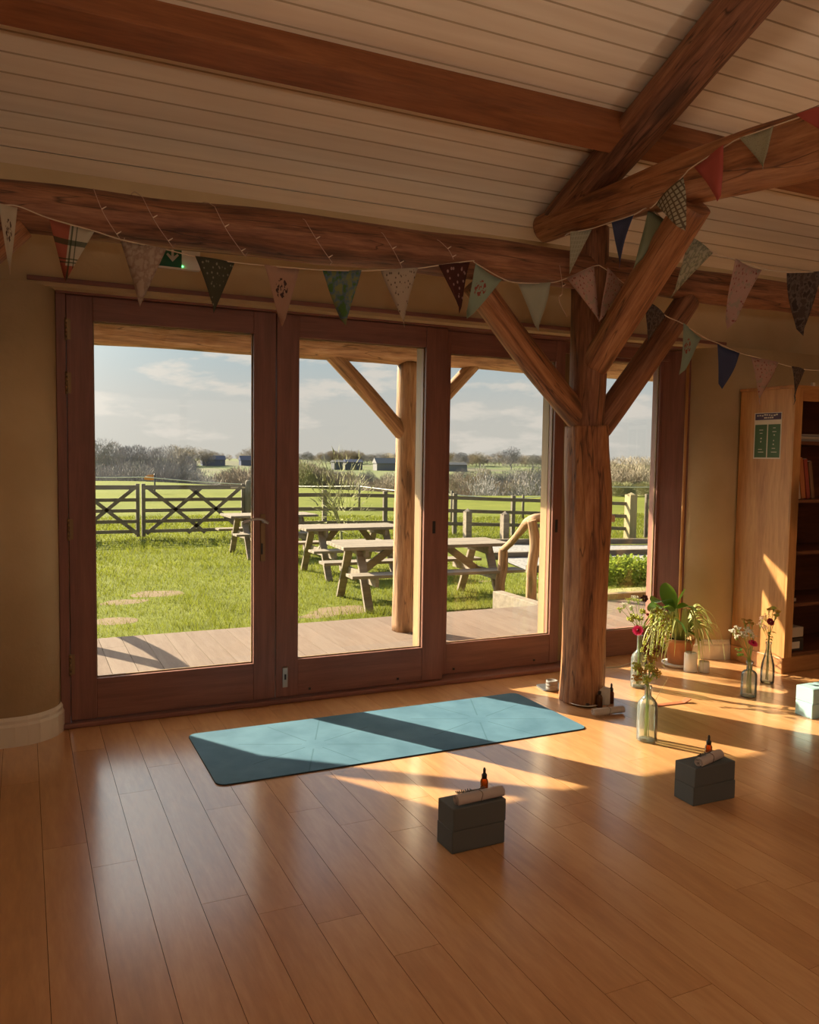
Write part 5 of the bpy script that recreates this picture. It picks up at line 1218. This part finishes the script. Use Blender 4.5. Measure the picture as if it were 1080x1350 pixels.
def flag_mesh(a, c, tip, seed):
    a, c, tip = Vector(a), Vector(c), Vector(tip); n = 8; mb = MB(); nr = (c-a).cross(tip-a).normalized(); h = (tip-(a+c)/2).length
    rows = []
    for i in range(n+1):
        row = []
        for j in range(n+1-i):
            u = j/(n-i) if n > i else .5; v = i/n
            L_ = a.lerp(tip, v); R_ = c.lerp(tip, v); p = L_.lerp(R_, u)
            p += nr*(.018*math.sin(u*3.1+seed*1.7+v*2.0)*h/.12*.5 + .006*math.sin(v*5+seed))
            row.append(len(mb.v)); mb.v.append(tuple(p))
        rows.append(row)
    def UV(i, j): u = j/(n-i) if n > i else .5; v = i/n; return (.5+(u-.5)*(1-v), v)
    for i in range(n):
        for j in range(n-i):
            mb.face((rows[i][j], rows[i][j+1], rows[i+1][j]), [UV(i,j), UV(i,j+1), UV(i+1,j)], 0, True)
            if j < n-i-1: mb.face((rows[i][j+1], rows[i+1][j+1], rows[i+1][j]), [UV(i,j+1), UV(i+1,j+1), UV(i+1,j)], 0, True)
    return mb
def bunting(lab, cord, flags, sel):
    b_ = thing('bunting', lab, 'bunting', (0,0,0), 0, None)
    pts = [sel(*p) for p in cord]
    MB().tube(spline(pts, 5), .0028, 5).build('cord', M_CORD, b_)
    for i, (A, B, T, k, l) in enumerate(flags):
        flag_mesh(sel(*A), sel(*B), sel(*T), i+len(cord)).build('flag', CL[k], b_, solid=.0012, label=l+' triangular flag')
def pl(fn): return fn
bunting('long string of patterned triangular bunting hung along the log beam above the doors',
    [(-40,262),(0,270),(24,272),(65,288),(125,305),(160,316),(219,329),(257,338),(310,346),(347,350),(396,354),(426,356),(475,357),(503,356),(549,354),(577,350),(622,344),(627,347),(664,368),(686,373),(724,373),(747,367),(783,351),(797,354),(826,376)],
    [((-2,270),(23,272),(13,362),'white','cream motif'), ((65,288),(125,304),(86,372),'plaid','red and cream plaid'), ((160,316),(219,329),(184,405),'toile','beige toile'),
     ((257,338),(310,346),(283,412),'darkleaf','dark leaf-print'), ((347,350),(396,354),(373,430),'pinkfig','pinkish figured'), ((426,356),(475,357),(454,430),'camo','green and blue'),
     ((503,356),(549,354),(532,432),'dots','beige dotted'), ((577,350),(622,344),(607,413),'darkrose','dark rose-print'), ((627,347),(664,368),(616,420),'mint','mint-green'),
     ((686,373),(724,373),(709,437),'sage','plain pale sage'), ((747,367),(783,351),(791,424),'rosebud','pink floral'), ((797,354),(826,376),(792,424),'rosebud','narrow pink floral')],
    lambda x, y: on_y(x, y, -.745-.10*smooth(730, 790, x)))
bunting('short bunting string sloping down in front of the column and bookcase',
    [(845,385),(854,398),(879,417),(899,426),(929,445),(948,453),(975,465),(993,470),(1023,478),(1041,483),(1060,487),(1080,488),(1110,486)],
    [((851,395),(879,417),(850,460),'dark','dark patterned'), ((899,426),(929,445),(898,494),'mint','sage with small motif'), ((948,453),(975,465),(951,513),'navy','navy blue'), ((993,470),(1023,478),(1001,534),'rosebud','pink floral'), ((1041,483),(1062,487),(1049,534),'dark','dark floral')],
    lambda x, y: on_y(x, y, -.86))
bunting('bunting string stretched along the big tie log at upper right',
    [(1110,120),(1080,140),(1065,150),(1021,166),(976,182),(958,192),(913,220),(900,233),(863,270),(857,274)],
    [((1052,152),(1090,136),(1082,172),'red','red'), ((976,182),(1021,166),(1007,224),'speck','grey speckled'), ((913,220),(958,192),(950,267),'red','dusty red'), ((865,270),(900,233),(903,304),'gridc','brown checked')],
    lambda x, y: on_x(x, y, 2.70+.08*smooth(870, 1080, x)))
def selC(x, y):
    if x < 857: return on_y(x, y, lerp(-.84, -1.14, smooth(750, 857, x)))
    return on_y(x, y, -1.14-.10*smooth(857, 940, x))
bunting('bunting string running from the post past the inner brace to the right edge',
    [(745,311),(752,307),(781,301),(805,293),(836,283),(857,275),(886,301),(906,312),(941,333),(965,342),(1008,355),(1042,359),(1080,358),(1120,352)],
    [((752,306),(781,301),(751,361),'stripe','pale striped'), ((805,292),(836,283),(817,355),'navy','navy blue'), ((857,275),(886,301),(834,356),'green','grey-green'), ((906,312),(941,333),(886,393),'leafy','beige leaf-print'), ((965,342),(1008,355),(960,434),'rosebud','pink floral'), ((1042,359),(1082,358),(1053,444),'dark','dark patterned')], selC)
# string lights wound round the long beam
M_WIRE, _, _ = principled('clear_wire', (.50,.34,.26), .5); M_BULB, _, _ = principled('clear_bulb', (.80,.66,.54), .25)
sl = thing('string_lights', 'unlit string of tiny clear fairy lights wound round the long log beam', 'fairy lights', (0,0,0))
W_ = [((123,248),(137,282),(160,318)), ((188,260),(205,293),(228,326)), ((283,272),(300,305),(325,340)), ((402,290),(420,320),(438,346)), ((505,308),(520,332),(530,352)), ((580,318),(592,330),(598,342)), ((738,350),(742,382),(737,395),(748,418))]
for w in W_:
    P_ = [on_y(x, y, -.715) for x, y in w[:1]] + [on_y(x, y, -.735) for x, y in w[1:]]
    sp_ = spline(P_, 6); wr_ = MB().tube(sp_, .0016, 5).build('wire', M_WIRE, sl)
    for k in (5, 10):
        if k < len(sp_): p = sp_[k]; MB().tube([p, p+Vector((.018,-.004,.012))], [.003,.0018], 6).build('bulb', M_BULB, wr_)
for a, c in zip(W_[:-2], W_[1:-1]):
    p = on_y(*a[-1], -.735); q = on_y(*c[0], -.715); p2 = Vector((p.x+.02, -.66, 2.285)); q2 = Vector((q.x-.02, -.52, 2.52))
    MB().tube(spline([p, p2, Vector(((p.x+q.x)/2, -.478, 2.40)), q2, q], 5), .0016, 5).build('wire', M_WIRE, sl)
